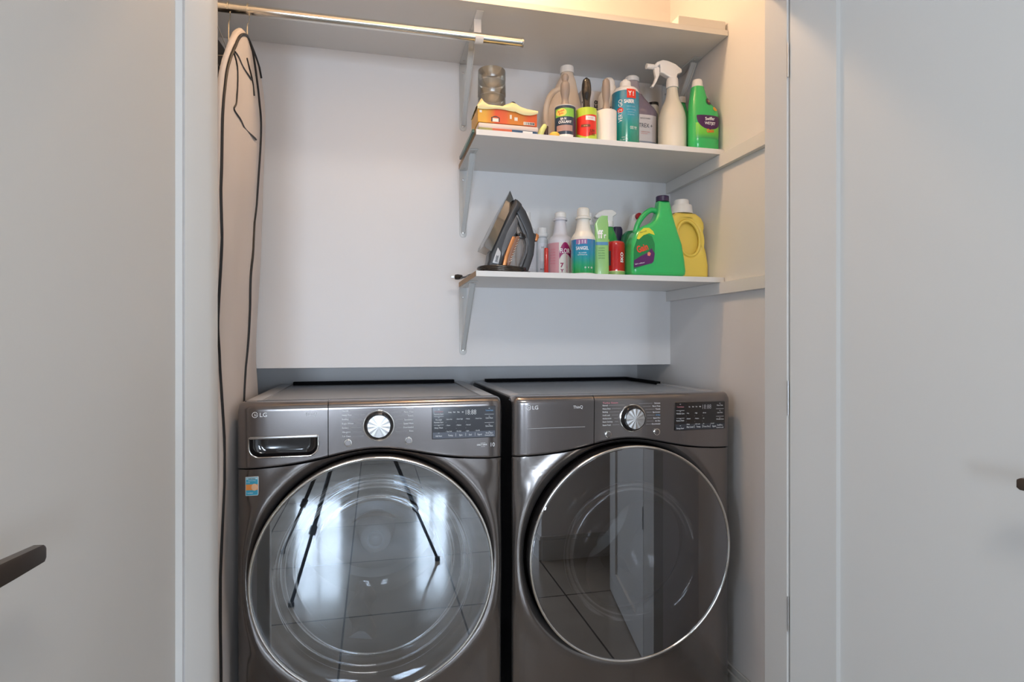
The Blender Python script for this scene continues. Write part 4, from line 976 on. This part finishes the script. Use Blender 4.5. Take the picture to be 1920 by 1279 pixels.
def necked(name, label, x, y, rz, R, H, zn, ztop, nk, m, mcap):
    secs = smooth(L((0, R - .002), (.003, R), (H * .5, R), (H, R), (H + .010, R * .88), (H + .020, nk + .005), (zn - .02, nk - .001), (zn - .006, nk - .0025)), 4)
    t, b_ = bottle(name, label, 'bottle', x, y, Z2S, rz, secs, m)
    obj('collar_ring', loft(L((zn - .006, nk - .002), (zn - .005, nk + .0025), (zn + .001, nk + .0025), (zn + .003, nk - .001)), 36), m, t)
    obj('cap', loft(L((zn + .0032, nk - .003), (zn + .005, nk - .0015), (ztop - .004, nk - .002), (ztop, nk - .006)), 36), mcap, t)
    return t, secs
lilac = mat('lilac_white_plastic', (.70, .70, .76), .35); ivory = mat('ivory_plastic', (.76, .75, .70), .35)
t, s = necked('pink_labelled_bottle', 'white necked bottle with pink and magenta label on the lower shelf', .5970, 1.852, -24, .0415, .122, .196, .219, .0205, lilac, M['whiteplastic'])
obj('pink_label', sleeve(s, .006, .113, .0006, .5, .86), mat('pink_label_print', (.62, .33, .38), .45), t)
obj('white_label', patch(s, .000, .038, .006, .113, .0007), mat('white_label_print', (.72, .70, .66), .45), t)
obj('magenta_arch', patch(s, 0, 0, 0, 0, .0011, shape=lambda u, v: (.001 + .037 * u, (.058 + .020 * math.sin(u * PI) ** .8) + v * (.022 + .014 * math.sin(u * PI) ** .7))), mat('magenta_print', (.33, .01, .12), .4), t)
letters('label_lettering', t, [('FLOR', .019, .079, .0150, 0, 0, .62, 'C', .02)] + [('tout usage', -.030, .090 - .009 * k, .0038, 1, 0, .8, 'L') for k in range(6)] + [('7', .010, .033, .014, 2, 0, 1, 'C', .05), ('Y', .010, .017, .010, 2, 0, 1, 'C', .05), ('oo', .010, .007, .008, 2, 0, .8, 'C', .05)], [M['ink'], mat('rose_ink', (.65, .15, .2), .4), mat('wine_ink', (.28, .01, .08), .4)], s, .0016)
t, s = necked('teal_labelled_bottle', 'white necked bottle with blue to green gradient label on the lower shelf', .6365, 1.742, -20, .0378, .114, .180, .210, .0215, ivory, ivory)
obj('label', sleeve(s, .004, .108), ramp_mat('blue_green_print', [(0, (.01, .28, .06)), (.25, (.01, .33, .16)), (.6, (.01, .28, .45)), (1, (.04, .20, .48))], rough=.12, coat=.8), t)
obj('mauve_field', patch(s, -.022, .012, .093, .108, .0009), mat('mauve_print', (.30, .16, .36), .4), t)
letters('label_lettering', t, [('SANIGEL', -.003, .075, .0105, 0, 0, .68, 'C', .01), ('J  !  I', -.004, .095, .010, 0, 0, .8, 'C', .03), ('GEL CLEANER', -.002, .064, .0034, 0, 0, .8, 'C'), ('NETTOYANT GEL', -.002, .058, .0034, 0, 0, .8, 'C'), ('o  v  o', .016, .018, .008, 0, 0, .8, 'C')], [M['ink']], s, .0014)
t, b_ = bottle('clear_pump_bottle', 'pale clear bottle with slim pump top behind the teal labelled bottle', 'bottle', .7180, 1.90, Z2S, 0, smooth(L((0, .025), (.003, .027), (.15, .027), (.17, .022), (.19, .013)), 3), mat('pale_aqua_plastic', (.62, .72, .74), .2), L((.1905, .013), (.20, .012), (.201, .008), (.232, .008)))
# pale green pouch
bm = bmesh.new(); rs = []
pz = [(0, .0225, .010), (.02, .023, .012), (.06, .0225, .011), (.11, .022, .008), (.15, .022, .004), (.162, .022, .002)]
for z, rx_, ry_ in pz: rs.append(sect((.0 + .02 * 0, 0, z, rx_, ry_, 3), n=32))
for r in rs[-3:]:
    pass
t = thing('green_pouch', 'pale green flat pouch with white lettering standing at the shelf front', 'pouch', (.6975, 1.742, Z2S), math.radians(-8))
secs = [(0, 0, z, a, b, 3) for z, a, b in pz]
bm = loft(secs + [(.003, 0, .178, .017, .0012, 3), (.010, 0, .190, .010, .001, 3)], 32); obj('pouch_body', bm, mat('pale_green_film', (.30, .58, .20), .3, coat=.3), t, sharp=60)
obj('blue_print', patch(secs, -.019, .019, .096, .106, .0006), mat('blue_film_print', (.10, .28, .50), .4), t)
letters('pouch_lettering', t, [('ff', -.014, .118, .026, 0, 0, .8, 'L', .03), ('r', .006, .118, .018, 0, 0, .8, 'L', .02)] + [('instructions', -.013, .085 - .008 * k, .0045, 1, 0, .7, 'L') for k in range(5)], [M['ink'], mat('dark_green_ink', (.05, .2, .06), .4)], secs, .0012)
# green trigger bottle
secs = smooth(E((0, .030, .024), (.003, .033, .026), (.12, .033, .026), (.15, .026, .022), (.178, .015, .015), n=2.4), 3)
t, b_ = bottle('green_trigger_bottle', 'green bottle with white trigger sprayer behind the red bottle', 'spray bottle', .7700, 1.862, Z2S, 0, secs, mat('deep_green_plastic', (.02, .30, .06), .2, coat=.4))
obj('collar', loft(L((.1785, .0175), (.198, .0165)), 28), M['whiteplastic'], t)
bm = outline([[(-.016, .196), (-.016, .212), (-.044, .206), (-.052, .212), (-.040, .226), (-.020, .236), (.010, .238), (.024, .230), (.026, .222), (.014, .214), (.014, .196)]], -.011, .011, .004, 3); obj('sprayer_head', bm, M['whiteplastic'], t, sharp=50)
bm = outline([[(-.040, .210), (-.030, .212), (-.026, .190), (-.034, .172), (-.038, .174), (-.034, .190)]], -.005, .005, .0015, 2); obj('trigger', bm, M['whiteplastic'], t, sharp=50)
obj('yellow_mark', patch(secs, -.030, -.008, .124, .134, .0006), mat('yellow_film_print', (.75, .62, .08), .4), t)
bm = loft(E((0, .017, .014), (.002, .018, .015), (.19, .018, .015), (.2, .014, .012), n=3), 24); o = obj('navy_bottle', bm, mat('navy_plastic', (.03, .025, .07), .35)); place(o, .842, 1.955, Z2S); tag(o, 'narrow navy bottle behind the green trigger bottle', 'bottle')
# red bottle
secs = smooth(L((0, .0285), (.002, .0305), (.07, .0308), (.104, .0305), (.112, .0275), (.1155, .018)), 3)
t, b_ = bottle('red_bottle', 'short glossy red can with white vertical lettering beside the green pouch', 'can', .7560, 1.770, Z2S, 0, secs, mat('glossy_red_can', (.50, .015, .015), .12, coat=.8))
obj('green_band', sleeve(secs, .002, .016), mat('olive_green_band', (.28, .45, .14), .35), t)
obj('pale_line', sleeve(secs, .0162, .0178), mat('straw_line', (.75, .65, .35), .4), t)
obj('dark_print', patch(secs, -.029, -.024, .035, .082, .0008), M['inkdark'], t)
letters('label_lettering', t, [('5KO', .014, .044, .010, 0, 90, 1.2, 'L', .03)], [M['ink']], secs, .0014)
# dark green container with red nozzle behind the big jug
secs = smooth(E((0, .045, .03), (.003, .048, .033), (.13, .048, .033), (.165, .042, .03), (.178, .030, .024), n=2.8), 3)
t, b_ = bottle('dark_green_bottle', 'dark green bottle with red and white nozzle behind the big green jug', 'bottle', .8880, 1.915, Z2S, 0, secs, mat('mid_green_plastic', (.02, .27, .10), .3, coat=.3))
obj('neck', loft(L((.1785, .026), (.19, .023), (.205, .018), (.215, .016)), 32), M['whiteplastic'], t)
bm = outline([[(-.014, .214), (-.012, .232), (-.004, .240), (.012, .242), (.018, .234), (.016, .214)]], -.012, .012, .004, 3); nz = obj('nozzle', bm, M['whiteplastic'], t)
bm = bmesh.new(); cyl(bm, (.010, -.012, .230), .0115, -.012, 'Y', 28, bev=.002); obj('nozzle_tip', bm, mat('dark_red_plastic', (.45, .015, .02), .3), nz)
# big green softener jug with handle hole
def gj(pts): return tr(pts, 1217, 519, .001925, .00171)
gm = mat('softener_green_plastic', (.03, .47, .13), .28, coat=.35)
t = thing('big_green_jug', 'big green detergent jug with purple cap and handle on the lower shelf', 'jug', (.8770, 1.738, Z2S))
out = [(1176, 519), (1170, 516), (1168.5, 508), (1168.5, 480), (1171, 455), (1178, 438), (1190, 427), (1203, 421), (1212, 414), (1217.5, 403), (1220, 390), (1221.5, 377), (1231, 377), (1241.5, 377), (1246, 405), (1252, 432), (1260, 458), (1265, 490), (1267, 508), (1265.5, 516), (1259, 519)]
bm = outline([gj(out)], -.036, .036, .0155, 6)
for v_ in bm.verts:      # slimmer towards the neck
    k = max(0, min(1, (v_.co.z - .13) / .11)); v_.co.y *= 1 - .50 * k
obj('jug_body', bm, gm, t, sharp=60)
bm = bmesh.new(); tube(bm, spl([(x, 0, z) for x, z in gj([(1222, 396), (1212, 393), (1202, 399), (1193, 410), (1186, 423), (1182, 438)])], 6), .0085, 14); obj('jug_handle', bm, gm, t, sharp=80)
(a, b), (c, d) = gj([(1231.5, 377), (1231.5, 366)]); obj('cap', loft([(a, 0, b + .0002, .0195, .0195, 2), (a, 0, b + .001, .0212, .0212, 2), (a, 0, d - .002, .0208, .0208, 2), (a, 0, d, .018, .018, 2)], 40), mat('dark_purple_cap', (.03, .018, .06), .3), t)
def flatpoly(name, pts, y, m, parent):
    bm = bmesh.new(); bm.faces.new([bm.verts.new((x, y, z)) for x, z in pts]); return obj(name, bm, m, parent, recalc=False)
YJ = -.0363
def swoosh(n, r0, r1, a0, a1, c):
    o_ = [(c[0] + r1 * math.cos(a0 + (a1 - a0) * i / n), c[1] + r1 * math.sin(a0 + (a1 - a0) * i / n)) for i in range(n + 1)]
    return o_ + [(c[0] + r0 * math.cos(a1 - (a1 - a0) * i / n), c[1] + r0 * .8 * math.sin(a1 - (a1 - a0) * i / n)) for i in range(n + 1)]
lb = flatpoly('front_label', gj([(1171, 470), (1178, 448), (1188, 440), (1203, 446), (1208, 460), (1208, 480), (1203, 495), (1171, 508)]), YJ - .0004, mat('forest_green_print', (.015, .24, .07), .35), t)
flatpoly('yellow_swoosh', gj([(1176, 452), (1180, 440), (1188, 432), (1198, 431), (1205, 437), (1208, 444), (1198, 441), (1188, 445), (1180, 453)]), YJ - .0010, mat('yellow_swoosh_print', (.78, .72, .06), .4), lb)
flatpoly('purple_field', gj([(1171, 492), (1182, 484), (1196, 476), (1202, 468), (1208, 478), (1206, 492), (1203, 496), (1171, 505)]), YJ - .0008, mat('purple_field_print', (.10, .015, .12), .4), lb)
flatpoly('orange_flower', gj([(1195, 477), (1198, 475), (1201, 478), (1199, 483), (1195, 482)]), YJ - .0011, mat('orange_flower_print', (.8, .25, .15), .4), lb)
(gx, gz), (hx_, hz_), (ix, iz) = gj([(1178, 478), (1171, 500), (1182, 442)])
letters('label_lettering', lb, [('Gain', gx, gz, .021, 0, 20, .72, 'L', .03), ('fabric softener', hx_ + .004, hz_, .0046, 1, 12, .9, 'L'), ('Most Loads', ix, iz, .0046, 2, 18, .8, 'L')], [mat('bright_red_ink', (.85, .06, .03), .4), M['ink'], M['inkdark']], None, .0014, YJ)
# yellow jug
def yj(pts): return tr(pts, 1289, 520, .00197, .00172)
ym_ = mat('golden_yellow_plastic', (.90, .68, .13), .35, sss=.08)
t = thing('yellow_jug', 'yellow detergent jug with white cap and oval grip at the right wall', 'jug', (1.0225, 1.811, Z2S))
out = [(1262, 520), (1260, 512), (1255, 470), (1250, 430), (1252, 412), (1258, 399), (1268, 390), (1303, 390), (1314, 398), (1319, 408), (1320, 418), (1317, 432), (1318, 446), (1324, 468), (1327.5, 492), (1327, 513), (1324, 520)]
el = [(1288.5 + (21 * math.cos(a) * math.cos(.16) - 34 * math.sin(a) * math.sin(.16)), 440 - (34 * math.sin(a) * math.cos(.16) - 19.5 * math.cos(a) * math.sin(.16) * -1)) for a in [2 * PI * i / 36 for i in range(36)]]
bm = outline([yj(out), yj(el)], -.035, .035, .015, 5)
join(bm, outline([yj([(1289 + (a - 1289) * 1.25, 440 + (b - 440) * 1.15) for a, b in el])], -.020, .020, .001, 1))
obj('jug_body', bm, ym_, t, sharp=60)
bm = bmesh.new(); e3 = [(x, -.0315, z) for x, z in yj(el)]; tube(bm, e3, .005, 10, closed=True); obj('grip_rim', bm, ym_, t, sharp=80)
(a, b), (c, d), (e, f_) = yj([(1285, 389.5), (1285, 373), (1284, 362)])
obj('cap', loft([(a, 0, b + .0003, .038, .034, 2), (a, 0, b + .004, .037, .034, 2), (a, 0, d - .002, .034, .032, 2), (a, 0, d, .033, .031, 2), (a - .002, 0, d + .0005, .026, .025, 2), (a - .002, 0, f_ - .002, .0245, .024, 2), (a - .002, 0, f_, .022, .022, 2)], 44), M['whiteplastic'], t, sharp=35)
flatpoly('side_label', yj([(1262, 512), (1258, 480), (1264, 468), (1274, 482), (1270, 500), (1268, 512)]), -.0358, ramp_mat('green_orange_print', [(0, (.40, .50, .06)), (.45, (.70, .42, .06)), (.8, (.75, .30, .08)), (1, (.6, .45, .08))]), t)

# ------------------------------------------------------------------ the photographer's tripod (mirrored in the washer door)
t = thing('camera_tripod', 'black three-legged tripod mirrored in the washer door glass', 'tripod', (-.08, -.02, 0))
apex = Vector((0, 0, .98))
for f3 in ((-.27, .44, 0), (.40, .05, 0), (-.40, -.24, 0)):
    F = Vector(f3); a = apex + (F - apex).normalized() * .04; bm = bmesh.new()
    m1 = a.lerp(F, .38); m2 = a.lerp(F, .70)
    tube(bm, [a, m1], .013, 12); tube(bm, [m1, m2], .010, 12); tube(bm, [m2, F + Vector((0, 0, .012))], .0075, 12); lg = obj('leg', bm, M['black'], t, sharp=60)
    for m_, r_ in ((m1, .019), (m2, .016)):
        d = (F - a).normalized(); bm = bmesh.new(); tube(bm, [m_ - d * .02, m_ + d * .02], r_, 12); obj('leg_clamp', bm, M['gloss_black'], lg, sharp=60)
    bm = bmesh.new(); tube(bm, [F + Vector((0, 0, .001)), F + Vector((0, 0, .02))], .013, 12); obj('rubber_foot', bm, M['rubber'], lg, sharp=60)
bm = bmesh.new(); cyl(bm, (0, 0, .93), .03, .06, 'Z', 24); cyl(bm, (0, 0, .80), .013, .24, 'Z', 16); obj('centre_column', bm, M['black'], t)

bpy.data.objects.remove(_fo)
